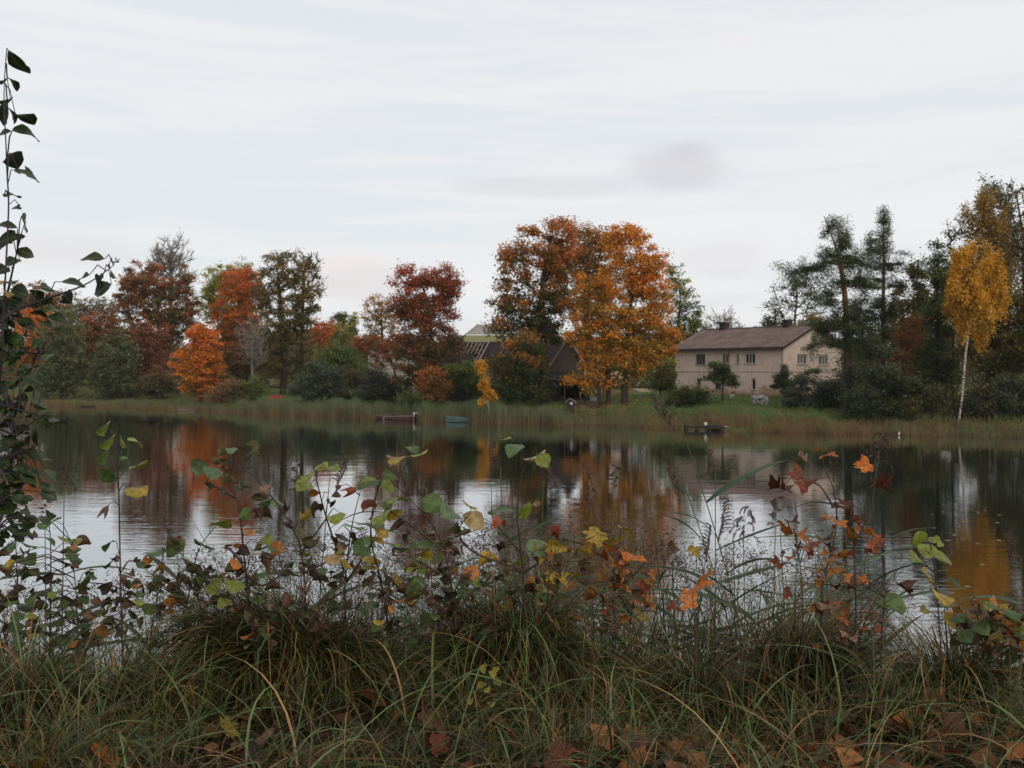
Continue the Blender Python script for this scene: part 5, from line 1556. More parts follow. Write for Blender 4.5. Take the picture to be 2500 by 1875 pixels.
class Shrub:
    """a sapling: stems drawn as polylines in the photo at depth d; leaves hang on the nearest point of a stem"""
    def __init__(s, name, label, cat, stems, d, r=.006, seed=1, group=None, mat=None):
        s.rng = random.Random(seed)
        s.d = d
        pb = stems[0][0]
        bx = (pb[0] - CX) / F * d
        s.root = empty(name, (bx, d, float(ground_z(bx, d))))
        tag(s.root, label, cat, group)
        s.mb = MB(); s.nodes = []
        for st in stems:
            dd = d + s.rng.uniform(-.12, .12)
            P = [W(x, y, dd + .05 * math.sin(i * 1.3)) for i, (x, y) in enumerate(st)]
            if len(st[0]) == 2 and st[0][1] > 1480:       # rooted: run it down into the ground
                g = P[0].copy(); g[2] = float(ground_z(g[0], g[1])) - .03
                if g[2] < P[0][2] - .05: P = [g] + P
            Q = s.smooth(P)
            R = [r * (1 - .75 * i / (len(Q) - 1)) for i in range(len(Q))]
            s.mb.tube([q - np.array(s.root.location) for q in Q], R, 6)
            s.nodes += [(q, st) for q in Q]
        s.pos = np.array([q for q, _ in s.nodes])
        s.mat = mat or M_TWIG
        s.leaves = []

    @staticmethod
    def smooth(P):
        P = np.array(P); out = []
        n = len(P)
        for i in range(n - 1):
            p0, p1, p2, p3 = P[max(i - 1, 0)], P[i], P[i + 1], P[min(i + 2, n - 1)]
            for k in range(5):
                t = k / 5
                out.append(0.5 * ((2 * p1) + (-p0 + p2) * t + (2 * p0 - 5 * p1 + 4 * p2 - p3) * t * t + (-p0 + 3 * p1 - 3 * p2 + p3) * t ** 3))
        out.append(P[-1])
        return out

    def dist(s, px, py):
        p = W(px, py, s.d)
        return float(np.min(np.linalg.norm((s.pos - p)[:, [0, 2]], axis=1)))

    def leaf(s, px, py, c, size, shapes, face=0.22, lift=None, label=None, kz=.8):
        rng = s.rng
        p = W(px, py, s.d + rng.uniform(-.22, .22) * (kz > .3))
        dd = np.linalg.norm(s.pos - p, axis=1) + np.maximum(0, s.pos[:, 2] - p[2] + .02) * kz
        j = int(np.argmin(dd)); q = s.pos[j]
        away = p - q
        hz = np.array([away[0], away[1], 0.0]); L = np.linalg.norm(hz)
        if L < 1e-3: hz = np.array([rng.uniform(-1, 1), rng.uniform(-1, 1), 0]); L = np.linalg.norm(hz)
        dirv = hz / L * 1.0 + np.array([rng.uniform(-.55, .55), rng.uniform(-.75, .25), rng.uniform(-.75, .12) if lift is None else lift])
        dirv /= np.linalg.norm(dirv)
        base = p - dirv * size * .5
        nrm = (rng.gauss(0, .45), -face + rng.gauss(0, .35), .75) if shapes is not CURLED else (rng.gauss(0, 1), rng.gauss(0, 1), rng.gauss(.2, .8))
        o = put_leaf(rng.choice(shapes), 'leaf', s.root, base, dirv, nrm, size, c, rng)
        if label: o['label'] = label
        # its stalk
        rl = np.array(s.root.location)
        mid = (q + base) / 2 + np.array([0, 0, .015 + .1 * min(.3, np.linalg.norm(base - q))])
        lng = np.linalg.norm(base - q)
        s.mb.tube([q - rl, mid - rl, base - rl], [.0012 + .006 * min(.25, lng), .0013 + .003 * min(.25, lng), .0011], 4, cap=False)
        return o

    def done(s, part='stem'):
        s.mb.build(part, s.mat, s.root, True)


def pxm(size_px, d):
    return size_px / F * d


# ------------------------------------------------------------------ hazel and other saplings in the middle
HZS = [
    Shrub('hazel_sapling', 'slim hazel sapling with bright green top leaves and one yellow spotted leaf', 'sapling', [[(299, 1590), (294, 1400), (290, 1200), (284, 1085), (276, 1052)]], 4.7, .0055, 1, 'hazel saplings on the near bank'),
    Shrub('hazel_sapling', 'low leafy hazel sapling growing under the hanging alder twigs', 'sapling', [[(46, 1590), (42, 1400), (36, 1300), (30, 1210)], [(122, 1590), (124, 1400), (122, 1300), (112, 1262)], [(190, 1590), (185, 1440), (172, 1320)]], 4.85, .005, 2, 'hazel saplings on the near bank'),
    Shrub('hazel_sapling', 'hazel sapling with lobed green leaves and dark curled ones, in front of the brightest water', 'sapling', [[(362, 1600), (390, 1420), (402, 1330)], [(520, 1600), (478, 1440), (455, 1375), (412, 1300)], [(440, 1600), (470, 1400), (492, 1330), (540, 1270)]], 4.9, .005, 3, 'hazel saplings on the near bank'),
    Shrub('hazel_sapling', 'tallest dark-stemmed hazel sapling forking under the orange reflection', 'sapling', [[(624, 1620), (612, 1500), (598, 1380), (588, 1276), (575, 1200), (566, 1113)], [(600, 1400), (640, 1430), (690, 1400)], [(578, 1180), (598, 1130), (622, 1105)], [(575, 1215), (530, 1190), (505, 1182)], [(592, 1375), (565, 1345), (545, 1335)]], 4.65, .0075, 4, 'hazel saplings on the near bank'),
    Shrub('hazel_sapling', 'hazel sapling leaning back with rusty and dark curled leaves', 'sapling', [[(748, 1620), (745, 1460), (733, 1335), (690, 1250), (640, 1185), (609, 1155), (574, 1150)], [(735, 1350), (780, 1290), (810, 1245)], [(740, 1400), (800, 1370), (850, 1330)]], 4.75, .0065, 5, 'hazel saplings on the near bank'),
    Shrub('hazel_sapling', 'hazel sapling mixing green, brown and dark leaves around a dark reed plume', 'sapling', [[(846, 1620), (842, 1450), (850, 1350), (862, 1270), (880, 1200)], [(842, 1400), (815, 1320), (790, 1240), (772, 1160), (784, 1138)], [(846, 1420), (900, 1340), (925, 1290)]], 5.0, .006, 6, 'hazel saplings on the near bank'),
    Shrub('hazel_sapling', 'arching hazel sapling ending in a yellow-green spray over the dark reflection', 'sapling', [[(1120, 1620), (1100, 1420), (1078, 1325), (1035, 1255), (972, 1192)], [(1078, 1340), (1000, 1280), (940, 1240)], [(960, 1620), (930, 1420), (905, 1310), (920, 1200), (950, 1150), (1000, 1108)], [(1075, 1400), (1000, 1360), (960, 1345)]], 4.7, .006, 7, 'hazel saplings on the near bank'),
    Shrub('hazel_sapling', 'upright hazel sapling topped by a tan curled leaf beside reed plumes', 'sapling', [[(1284, 1620), (1278, 1420), (1270, 1330), (1263, 1260), (1270, 1180), (1282, 1140), (1310, 1118)], [(1272, 1350), (1220, 1290), (1200, 1255)], [(1274, 1390), (1160, 1350), (1120, 1300), (1150, 1250)], [(1276, 1400), (1320, 1370), (1350, 1335)]], 4.75, .006, 8, 'hazel saplings on the near bank'),
]
SPEC = '''256 1050 l 52;268 1083 l 58;297 1080 l 40;331 1083 l 55;253 1119 g 50;307 1121 g 34;340 1137 l 52;262 1165 g 55;334 1201 Y 68;259 1244 b 54
120 1281 g 66;166 1322 l 66;205 1328 b 46;54 1265 G 40;36 1295 G 40;69 1295 G 38;21 1340 G 55;72 1334 G 48;45 1372 G 56;9 1389 G 46;178 1366 G 54;428 1340 g 64;373 1352 g 60;398 1382 Y 56;500 1334 g 66;539 1283 l 70;467 1382 m 60;205 1425 g 70;301 1407 b 66;319 1428 l 66;256 1430 d 50;377 1428 g 50;419 1436 d 44;346 1457 d 62;377 1484 d 54;428 1484 o 56;482 1443 d 56;509 1410 g 60;527 1434 l 52;569 1388 m 50;572 1433 l 58;72 1484 G 62;114 1446 G 48;168 1470 m 44;118 1500 b 44;120 1260 G 34;440 1310 r 20;330 1378 d 30;20 1455 m 44
542 1107 m 34;565 1100 s 32;603 1105 m 44;622 1110 m 34;554 1133 m 40;527 1133 m 34;485 1142 s 50;518 1156 s 54;545 1160 m 40;560 1167 Y 36;609 1147 d 30;609 1192 m 52;660 1200 p 46;515 1189 m 36;545 1205 d 28;632 1218 m 46;651 1230 s 50;675 1229 s 42;696 1252 d 48;645 1266 d 54;738 1248 Y 42;741 1190 l 52;774 1207 o 58;753 1165 l 42;783 1142 l 44;812 1146 l 48;856 1198 R 48;814 1202 b 38;805 1234 d 34;771 1258 d 42;823 1266 l 52;898 1183 g 66;898 1172 l 40;946 1188 l 52;973 1124 Y 60;958 1112 p 54;1024 1112 l 52;1006 1100 g 46;949 1164 g 46;982 1155 g 40;1058 1231 g 66;973 1226 l 60;940 1243 g 54;958 1258 Y 56;934 1266 l 62;895 1246 r 44;904 1264 D 36;964 1285 b 52;862 1287 g 60;913 1285 g 70;910 1305 Y 52;717 1287 d 40;750 1299 m 52;771 1311 m 44;811 1308 d 52;820 1332 b 46;606 1301 o 40;628 1262 b 44;675 1341 o 44;630 1343 d 42;548 1336 b 36;651 1323 l 42;991 1342 g 66;1021 1383 l 76;814 1365 t 56;871 1378 p 48;922 1383 Y 62;800 1400 g 56;895 1410 b 46;771 1412 d 54;862 1317 d 36;901 1325 g 50;880 1344 g 56;572 1378 o 40;640 1392 b 48;600 1255 g 36;587 1360 d 50;585 1400 d 46;1040 1335 g 60;960 1330 l 50;1075 1330 l 60;1112 1345 o 44
1256 1101 s 56;1307 1120 t 68;1327 1125 l 44;1229 1076 l 44;1211 1183 g 54;1096 1258 s 72;1145 1237 Y 48;1160 1273 t 66;1226 1249 g 76;1280 1252 l 60;1310 1240 p 32;1099 1285 m 46;1127 1329 b 52;1120 1355 m 50;1313 1340 s 68;1359 1341 Y 60;1277 1372 l 56;1223 1267 R 52;1352 1313 r 60;1099 1483 p 62;1232 1486 Y 64;1132 1300 m 40;1190 1380 Y 64;1150 1400 o 50;1030 1425 s 60;1010 1440 g 50;990 1470 o 60;960 1460 b 54;1060 1400 d 44'''
rr = random.Random(77)


def add_specs():
    for tok in SPEC.replace('\n', ';').split(';'):
        px, py, c, sz = tok.split()
        px, py, sz = float(px), float(py), float(sz)
        s = min(HZS, key=lambda h: h.dist(px, py))
        shp = CURLED if c in 'bdrDRpm' or (c in 'oYt' and rr.random() < .4) else HAZEL
        s.leaf(px, py, LC[c], pxm(sz * .96, s.d), shp)
    # the crowd of smaller leaves lower down
    n = 0
    while n < 470:
        px = rr.uniform(-10, 1330); py = 1300 + 280 * rr.random() ** .75
        if py < 1390 and rr.random() < .5: continue
        s = min(HZS, key=lambda h: h.dist(px, py) * rr.uniform(.7, 1.3))
        if s.dist(px, py) > .3: continue
        c = rr.choices('ddbbmGGglYop', (5, 3, 4, 3, 4, 4, 3, 3, 2, 1.5, 1.5, 1))[0]
        s.leaf(px, py, LC[c], pxm(rr.uniform(22, 44), s.d), CURLED if c in 'dbmp' else HAZEL)
        n += 1
    for s in HZS: s.done()


add_specs()

# ------------------------------------------------------------------ alder twigs hanging in at the edge
ALD = Shrub('alder_sapling', 'dark green alder sapling rising along the photo\'s edge against the sky', 'sapling',
            [[(-30, 1640), (-14, 1300), (-4, 1000), (6, 850), (10, 740), (16, 620), (21, 500), (17, 420), (14, 340), (10, 260), (11, 190), (14, 148)],
             [(0, 786), (40, 756), (91, 738), (156, 715), (205, 696), (245, 672), (277, 648)], [(9, 760), (24, 690), (40, 620), (48, 585), (60, 545)],
             [(0, 858), (50, 860), (108, 864)], [(0, 988), (60, 1004), (123, 1021)], [(-5, 1045), (40, 1062), (66, 1040), (120, 1005)], [(-8, 1120), (30, 1110), (75, 1095), (92, 1082)], [(-12, 1220), (30, 1235), (60, 1250)]], 3.1, .0042, 31, mat=M_TWIGP)
for tok in '''47 153 62;30 205 42;62 290 66;66 331 66;35 392 66;68 430 62;30 480 52;40 509 30;58 545 60;10 200 34;8 330 40;12 280 50;28 282 40;18 250 44;10 555 48;8 600 40;25 585 56;62 618 38;33 640 42;5 660 40;30 690 44;48 715 46
225 633 46;284 640 30;275 662 40;182 693 50;205 678 34;245 686 44;250 708 50;120 708 56;88 722 44;165 728 52;130 760 50;142 780 40;26 745 40;60 790 34;50 705 30
95 837 40;120 872 46;48 860 44;20 905 42;66 900 40;40 830 40;10 800 42;78 925 46;96 985 50;50 975 44;140 1032 48;110 1030 46;100 1000 34;25 1020 50;10 950 46;60 1050 40;96 1078 50;80 1110 40;55 1145 44;20 1080 44;12 1130 48;44 1100 46;30 1165 40;70 1170 36;8 1190 46;40 1210 44;62 1250 40;12 1250 44;22 1290 46;-6 870 46;-8 1010 46;14 880 40;36 940 40;68 955 36'''.replace('\n', ';').split(';'):
    px, py, sz = map(float, tok.split())
    c = (0.024, 0.040, 0.016) if py < 760 else rr.choice(((0.034, 0.066, 0.018), (0.04, 0.082, 0.02), (0.026, 0.048, 0.018), (0.06, 0.11, 0.025)))  # upper leaves coloured darker to stand for their backlit look against the sky
    ALD.leaf(px, py, c, pxm(sz * 1.3, 3.1), ALDER, face=1.1, kz=.1)
for px, py in ((30, 765), (22, 720), (2, 690)):
    ALD.leaf(px, py, (0.32, 0.17, 0.03), pxm(36, 3.1), ALDER, face=.8)
for i in range(180):
    px = rr.uniform(-40, 125) * (1 if i % 3 == 0 else .55); py = rr.uniform(720, 1330)
    ALD.leaf(px, py, rr.choice(((0.03, 0.056, 0.018), (0.036, 0.072, 0.02), (0.024, 0.042, 0.016))), pxm(rr.uniform(32, 52), 3.1), ALDER, face=.8, kz=.1)
ALD.done()

# ------------------------------------------------------------------ maple saplings
MP = Shrub('maple_sapling', 'maple sapling with scattered orange, black-spotted and dark red leaves before the dark wood reflection', 'sapling',
           [[(2012, 1640), (2006, 1450), (2040, 1300), (2036, 1200), (2010, 1140)], [(2092, 1640), (2088, 1420), (2082, 1280), (2080, 1160)], [(2036, 1240), (2000, 1185), (1960, 1178)], [(2090, 1320), (2130, 1240), (2155, 1200)], [(1960, 1640), (1958, 1430), (1945, 1330)], [(2150, 1640), (2160, 1460), (2190, 1445)]], 4.6, .005, 41)
for tok in '1998 1100 O 44;2026 1115 O 54;1952 1126 p 54;2100 1141 O 66;1942 1180 r 92;1905 1200 D 76;2159 1193 D 66;2064 1240 D 54;2012 1270 O 46;1938 1308 o 78;2047 1281 O 52;2085 1318 o 74;2090 1345 r 56;2148 1332 R 58;1987 1330 r 50;1984 1398 o 44;2071 1417 O 50;2103 1417 O 36;2208 1443 D 84;2033 1475 R 46;1960 1345 p 44;2040 1400 r 36;1935 1365 o 36;2078 1260 D 36;2120 1500 R 40;1990 1490 o 44;2140 1540 R 36;2060 1520 R 36'.split(';'):
    px, py, c, sz = tok.split()
    MP.leaf(float(px), float(py), LC[c], pxm(float(sz) * .58, 4.6), MAPLEC if c in 'rDpo' else MAPLE, face=.55)
for i in range(44):
    px = rr.choice((2012, 2082, 1955, 2045, 2120)) + rr.gauss(0, 26); py = rr.uniform(1230, 1580)
    MP.leaf(px, py, LC[rr.choice('orrDbobp')], pxm(rr.uniform(20, 38), 4.6), MAPLEC if i % 2 else CURLED, face=.5)
MP.done()
MP2 = Shrub('maple_sapling', 'maple sapling with flat golden leaves among the reeds in the middle', 'sapling', [[(1505, 1640), (1498, 1470), (1500, 1380), (1515, 1310)], [(1498, 1480), (1420, 1420), (1370, 1410)], [(1500, 1440), (1550, 1400), (1575, 1370)], [(1503, 1560), (1560, 1500), (1585, 1480)], [(1350, 1640), (1345, 1480), (1330, 1430)]], 4.85, .005, 42)
for tok in '1446 1316 Y 80;1506 1326 Y 74;1533 1306 Y 66;1422 1350 Y 66;1539 1374 O 80;1515 1388 o 66;1470 1421 o 86;1518 1438 O 76;1563 1440 r 70;1362 1416 Y 76;1412 1408 Y 66;1380 1440 o 60;1290 1428 o 56;1572 1503 Y 70;1450 1445 o 64;1430 1470 p 56;1340 1450 t 60;1480 1480 r 56;1545 1470 O 50;1500 1350 o 56;1330 1425 Y 54;1600 1400 o 44'.split(';'):
    px, py, c, sz = tok.split()
    MP2.leaf(float(px), float(py), LC[c], pxm(float(sz) * .56, 4.85), MAPLE if c not in 'ro' else MAPLEC, face=.3)
for i in range(46):
    px = rr.gauss(1470, 85); py = rr.uniform(1330, 1540)
    MP2.leaf(px, py, LC[rr.choice('oobrpYmb')], pxm(rr.uniform(24, 42), 4.85), MAPLEC if i % 2 else CURLED, face=.3)
MP2.done()
MP3 = Shrub('maple_sapling', 'small maple sapling bearing two orange leaves below the tallest reed', 'sapling', [[(1700, 1650), (1698, 1520), (1690, 1460)], [(1698, 1540), (1740, 1480), (1730, 1450)]], 4.7, .004, 43)
for px, py, c, sz in ((1714, 1438, 'O', 88), (1672, 1462, 'O', 76), (1735, 1405, 'o', 40), (1640, 1490, 'r', 50), (1690, 1350, 'Y', 50)):
    MP3.leaf(px, py, LC[c], pxm(sz * .56, 4.7), MAPLEC if c == 'r' else MAPLE, face=.8)
MP3.done()
YG = Shrub('bird_cherry_sapling', 'thin sapling with lime-green upper and yellow lower leaves before the golden reflection', 'sapling', [[(2300, 1640), (2290, 1480), (2278, 1360), (2262, 1310)], [(2284, 1400), (2250, 1370), (2236, 1340)]], 4.7, .004, 44)
for tok in '2243 1316 l 52;2281 1319 l 44;2236 1366 l 50;2264 1345 l 54;2304 1366 l 60;2265 1410 Y 60;2295 1462 Y 66;2257 1490 Y 44;2326 1519 Y 60;2176 1478 g 76;2250 1400 g 30;2296 1330 l 30;2330 1420 G 36;2345 1500 o 50;2310 1470 g 36'.split(';'):
    px, py, c, sz = tok.split()
    YG.leaf(float(px), float(py), LC[c], pxm(float(sz), 4.7), HAZEL if float(sz) > 45 else ALDER, face=.6)
YG.done()
RW = Shrub('bramble', 'brown and orange leaved bramble at the photo\'s lower corner by the golden reflection', 'bramble', [[(2400, 1660), (2395, 1540), (2370, 1470)], [(2440, 1660), (2450, 1540), (2440, 1490)], [(2500, 1660), (2490, 1540), (2480, 1510)], [(2360, 1660), (2340, 1560), (2330, 1500)]], 4.6, .004, 45)
for i in range(85):
    px = rr.uniform(2320, 2520); py = rr.uniform(1480, 1660)
    c = rr.choices('bbdmGgoYl', (4, 3, 2, 3, 3, 2, 2, 1, 1))[0]
    RW.leaf(px, py, LC[c], pxm(rr.uniform(26, 52), 4.6), CURLED if c in 'bdm' else HAZEL)
for px, py, c in ((2450, 1512, 'Y'), (2488, 1522, 'Y'), (2462, 1500, 'o'), (2480, 1552, 'o')):
    RW.leaf(px, py, LC[c], pxm(64, 4.6), MAPLE, face=.5)
RW.done()
SD = Shrub('seedling', 'tiny yellow-green seedling with narrow leaves in the middle of the grass', 'seedling', [[(1185, 1740), (1192, 1690), (1198, 1640)]], 4.25, .002, 46)
for px, py in ((1182, 1632), (1212, 1634), (1205, 1645), (1175, 1674), (1215, 1664), (1192, 1684), (1150, 1712), (1185, 1716), (1200, 1720)):
    SD.leaf(px, py, (0.28, 0.24, 0.03), pxm(34, 4.25), [ALDER[0], ALDER[3]], face=.4)
SD.done()


# ------------------------------------------------------------------ reeds
def plume_mesh(kind, seed):
    rng = np.random.default_rng(seed)
    n_br = {'one': 9, 'open': 16, 'slim': 11}[kind]
    quads, cols = [], []

    def strip(a, b, w_, c):
        d = b - a; L = np.linalg.norm(d) + 1e-9
        s = np.cross(d / L, rng.normal(size=3)); s /= np.linalg.norm(s) + 1e-9
        m = a + d * 0.45
        quads.extend([a, m + s * w_, b, m - s * w_]); cols.extend([c] * 4)
    for i in range(n_br):
        s = i / n_br
        base = np.array([0.10 * s * s, 0, s * 0.95])
        if kind == 'one': az_ = rng.normal() * 0.35; ln = 0.50 * (1 - .5 * s) + .10; el = 0.45
        elif kind == 'open': az_ = rng.uniform(0, 2 * PI); ln = 0.55 * (1 - .5 * s) + .1; el = 0.7
        else: az_ = rng.uniform(0, 2 * PI); ln = 0.22 * (1 - .4 * s) + .06; el = 1.1
        p = base; e = el
        m = 6
        for k in range(m):
            d = np.array([math.cos(az_) * math.cos(e), math.sin(az_) * math.cos(e), math.sin(e)])
            q = p + d * ln / m
            c = np.array((0.085, 0.054, 0.046)) * rng.uniform(.6, 1.6) + (rng.random() < .1) * 0.06
            strip(p, q, .012, c * .8)
            for _ in range(9 if k else 3):
                t = p + (q - p) * rng.random()
                dv = d * .9 + rng.normal(size=3) * .3 + np.array([0, 0, -.5])
                strip(t, t + dv / np.linalg.norm(dv) * rng.uniform(.08, .17), .0085, c * rng.uniform(.7, 1.3))
            p = q; e -= (0.42 if kind != 'slim' else .25)
    ax = np.array([[0.10 * (i / 6) ** 2, 0, i / 6 * .97] for i in range(7)])
    for i in range(6): strip(ax[i], ax[i + 1] + (ax[i + 1] - ax[i]) * .1, .008, np.array((0.07, 0.05, 0.04)))
    V = np.array(quads)
    return np_mesh('plume', V, np.arange(len(V)).reshape(-1, 4), np.array(cols), [M_PLUME])


PLUMES = {'one': [plume_mesh('one', 1), plume_mesh('one', 2)], 'open': [plume_mesh('open', 3), plume_mesh('open', 4)], 'slim': [plume_mesh('slim', 5), plume_mesh('slim', 6)]}
RG = 'reeds standing on the near bank'


def reed(top, d, base, label, kind='one', plen=.2, face=0.0, lean=0.0, n=8, seed=1, gold=0, dry=False, ll=(.34, .5)):
    """top: photo position of the plume's foot; base: photo column of the root; face: which way (radians about the stem) the plume hangs"""
    rng = random.Random(seed * 31)
    T = W(*top, d)
    bx = (base - CX) / F * d
    B = np.array([bx, d, float(ground_z(bx, d)) - .03])
    root = empty('reed', B); tag(root, label, 'reed', RG)
    M_ = (T + B) / 2 + np.array([(T[0] - B[0]) * -.12, 0, .0])
    P = Shrub.smooth([B, M_, T])
    mb = MB(); mb.tube([p - B for p in P], [.0042 - .0024 * i / (len(P) - 1) for i in range(len(P))], 6)
    mb.build('stem', M_STEMD if dry else M_STEMG, root, True)
    tv = Vector(P[-1] - P[-2]).normalized()
    if kind:
        o = link('plume', rng.choice(PLUMES[kind]), root)
        up = (tv + Vector((lean, 0, 0))).normalized()
        x = Vector((math.cos(face), math.sin(face), 0)); x = (x - up * x.dot(up)).normalized()
        o.rotation_euler = Matrix((x, up.cross(x), up)).transposed().to_4x4().to_euler()
        o.location = Vector(T - B); o.scale = (plen * .95,) * 3
    for i in range(n):
        s = .25 + .58 * (i + rng.uniform(0, .6)) / n
        k = min(len(P) - 2, int(s * (len(P) - 1)))
        p = P[k]
        a = (0 if i % 2 else PI) + rng.gauss(0, .6)
        e = rng.uniform(.05, .9) * (1.1 - .7 * s)
        dv = (math.cos(a) * math.cos(e), math.sin(a) * math.cos(e), math.sin(e))
        c = rng.choice(((0.058, 0.088, 0.05), (0.07, 0.105, 0.058), (0.05, 0.078, 0.038), (0.075, 0.115, 0.04)))
        if i < gold: c = (0.36, 0.20, 0.03)
        if dry: c = rng.choice(((0.2, 0.13, 0.06), (0.12, 0.09, 0.045)))
        put_leaf(rng.choice(REEDL), 'leaf', root, p, dv, (rng.gauss(0, .4), rng.gauss(-.3, .4), .8), rng.uniform(*ll), c, rng)
    return root


reed((1654, 1012), 5.3, 1850, 'tallest reed, its dark plume hanging over the pale house\'s bank', 'one', .19, PI * .98, -.55, 6, 1, gold=1)
reed((1668, 1175), 5.4, 1835, 'reed with three thin drooping sprays beside the tallest reed', 'one', .16, PI, -.1, 5, 2, gold=2)
reed((1747, 1150), 5.5, 1745, 'dense dark plumed reed right of the tallest reed, before the house reflection', 'one', .13, PI * .8, 0, 6, 3, gold=1)
reed((1790, 1300), 5.8, 1800, 'reed with a wide feathery plume against the bright house-side water', 'one', .2, PI * .9, .1, 5, 4)
reed((1815, 1310), 6.0, 1822, 'reed with loose wispy plume leaning to the maple sapling', 'open', .19, 0, .1, 4, 5)
reed((1700, 1345), 5.9, 1712, 'reed with loose plume over the two orange maple leaves', 'one', .19, 0.2, .2, 5, 6)
reed((1893, 1285), 5.6, 1885, 'reed with small upright plume under the big curled red leaf', 'slim', .17, 0, 0, 3, 7)
reed((2141, 1130), 5.2, 2085, 'reed with two-sided drooping plume above the orange maple sapling', 'open', .17, 0, 0, 7, 8)
reed((2058, 1150), 5.5, 2080, 'faint dark plumed reed just behind the highest orange maple leaves', 'one', .16, PI, -.2, 5, 9)
reed((805, 1165), 5.4, 770, 'reed with thick dark plume bent one way, over the hazel saplings', 'one', .16, 0.1, .45, 4, 10)
reed((725, 1200), 5.8, 745, 'thin reed with faint plume among hazel stems', 'slim', .16, 0, 0, 3, 11)
reed((1222, 1140), 5.4, 1240, 'reed with pale-tipped drooping plume next to the tan curled leaf', 'one', .16, PI * .9, -.1, 4, 12)
reed((1325, 1175), 5.3, 1322, 'reed with spreading umbrella plume under the tan curled leaf', 'open', .15, 0, 0, 5, 13)
reed((1455, 1160), 5.6, 1490, 'reed with small flat plume left of the slim dark reed', 'one', .11, PI, -.5, 5, 14)
reed((1500, 1190), 5.7, 1505, 'slim dark spiked reed before the yellow reflection', 'slim', .13, 0, 0, 5, 15)
reed((1443, 1235), 5.5, 1452, 'reed with pale fluffy plume above the golden maple sapling', 'open', .12, 0, 0, 6, 16)
reed((1520, 1345), 5.2, 1560, 'reed with dark fan plume hanging over the golden maple leaves', 'one', .17, PI, -.5, 5, 17)
reed((1560, 1490), 5.0, 1580, 'low reed with dark plume half buried in the grass', 'one', .15, PI, -.5, 4, 18)
reed((1640, 1370), 5.5, 1655, 'reed with heavy purple plume beside the low golden leaf', 'one', .14, PI * .9, -.3, 5, 19, gold=1)
reed((157, 1185), 5.0, 150, 'purple plumed reed beside the alder twigs, before the dark reflection', 'open', .12, 0.3, .1, 4, 20)
reed((110, 1270), 5.3, 112, 'small dark plumed reed at the edge of the bright water', 'slim', .12, 0, 0, 4, 21)
reed((425, 1300), 5.4, 470, 'small nodding reed above the bright western water', 'one', .11, PI, -.4, 3, 22)
reed((2492, 1360), 5.0, 2498, 'reed cut off by the photo\'s edge with dark plume', 'one', .15, PI, -.2, 5, 23)
reed((1575, 1140), 5.6, 1650, 'bare brown reed stem standing straight in front of the pale reflection', None, 0, 0, 0, 2, 24, dry=True)
reed((1905, 1300), 5.5, 1925, 'bare dark reed stalk between maple leaves and the house reflection', None, 0, 0, 0, 1, 25, dry=True)
for i, (x, y, lab) in enumerate(((1040, 1190, 'leafless-topped reed with bent pale leaf over the hazel spray'), (1390, 1290, 'plumeless reed with crossing leaves left of the golden maple'), (1600, 1260, 'plumeless leafy reed right of the golden maple'), (1950, 1330, 'plumeless leafy reed behind the black-spotted orange leaf'), (2110, 1200, 'plumeless reed with a broad upright blade near the dark red leaf'), (1860, 1420, 'short plumeless reed at the foot of the small upright plume'), (345, 1420, 'plumeless reed in the gap of bright western water'), (215, 1400, 'plumeless reed beside the slim hazel sapling'), (1300, 1300, 'plumeless reed between the umbrella plume and the golden maple'), (1180, 1420, 'short plumeless reed under the tan hazel leaf'))):
    reed((x, y), 5.3 + .1 * (i % 4), x + (-1) ** i * 25, lab, None, 0, 0, 0, 9, 40 + i, gold=1 if i in (2, 6) else 0)


# ------------------------------------------------------------------ grass
def arc_blades(P, az_, e0, curv, L, width, c0, c1, rng, seg=5, floor=True):
    n = len(P)
    V = np.zeros((n, 2 * (seg + 1), 3)); C = np.zeros((n, 2 * (seg + 1), 3))
    p = P.copy()
    dirh = np.stack([np.cos(az_), np.sin(az_), np.zeros(n)], 1)
    tw = rng.normal(size=n) * 0.5
    wob = rng.normal(size=n) * 0.5
    kink = np.where(rng.uniform(size=n) < .2, rng.uniform(.5, 1.7, n), 0.0); kat = rng.uniform(.3, .8, n)
    side0 = np.stack([-np.sin(az_ + tw), np.cos(az_ + tw), 0.25 * rng.normal(size=n)], 1)
    for i in range(seg + 1):
        s = i / seg
        e = e0 - curv * s - kink * (s > kat)
        dirh = np.stack([np.cos(az_ + wob * s), np.sin(az_ + wob * s), np.zeros(n)], 1)
        w_ = (width * (1 - s ** 1.6) * (0.65 + 0.35 * min(1, s * 4)) + 0.0006)[:, None]
        V[:, 2 * i] = p - side0 * w_ / 2; V[:, 2 * i + 1] = p + side0 * w_ / 2
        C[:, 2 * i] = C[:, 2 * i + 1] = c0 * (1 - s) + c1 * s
        p = p + (dirh * np.cos(e)[:, None] + np.array([0, 0, 1.0]) * np.sin(e)[:, None]) * (L / seg)[:, None]
        if floor:
            g = ground_z(p[:, 0], p[:, 1]) + 0.015
            p[:, 2] = np.maximum(p[:, 2], g)
    base = (np.arange(n) * 2 * (seg + 1))[:, None]
    Fc = np.concatenate([base + np.array([[2 * i, 2 * i + 1, 2 * i + 3, 2 * i + 2]]) for i in range(seg)], 1).reshape(-1, 4)
    return V.reshape(-1, 3), Fc, C.reshape(-1, 3)


GR_TIP = [(0.023, 0.034, 0.008), (0.052, 0.078, 0.016), (0.104, 0.146, 0.034), (0.19, 0.245, 0.11)]
GR_DRY = [(0.09, 0.038, 0.013), (0.24, 0.11, 0.034), (0.46, 0.27, 0.115)]


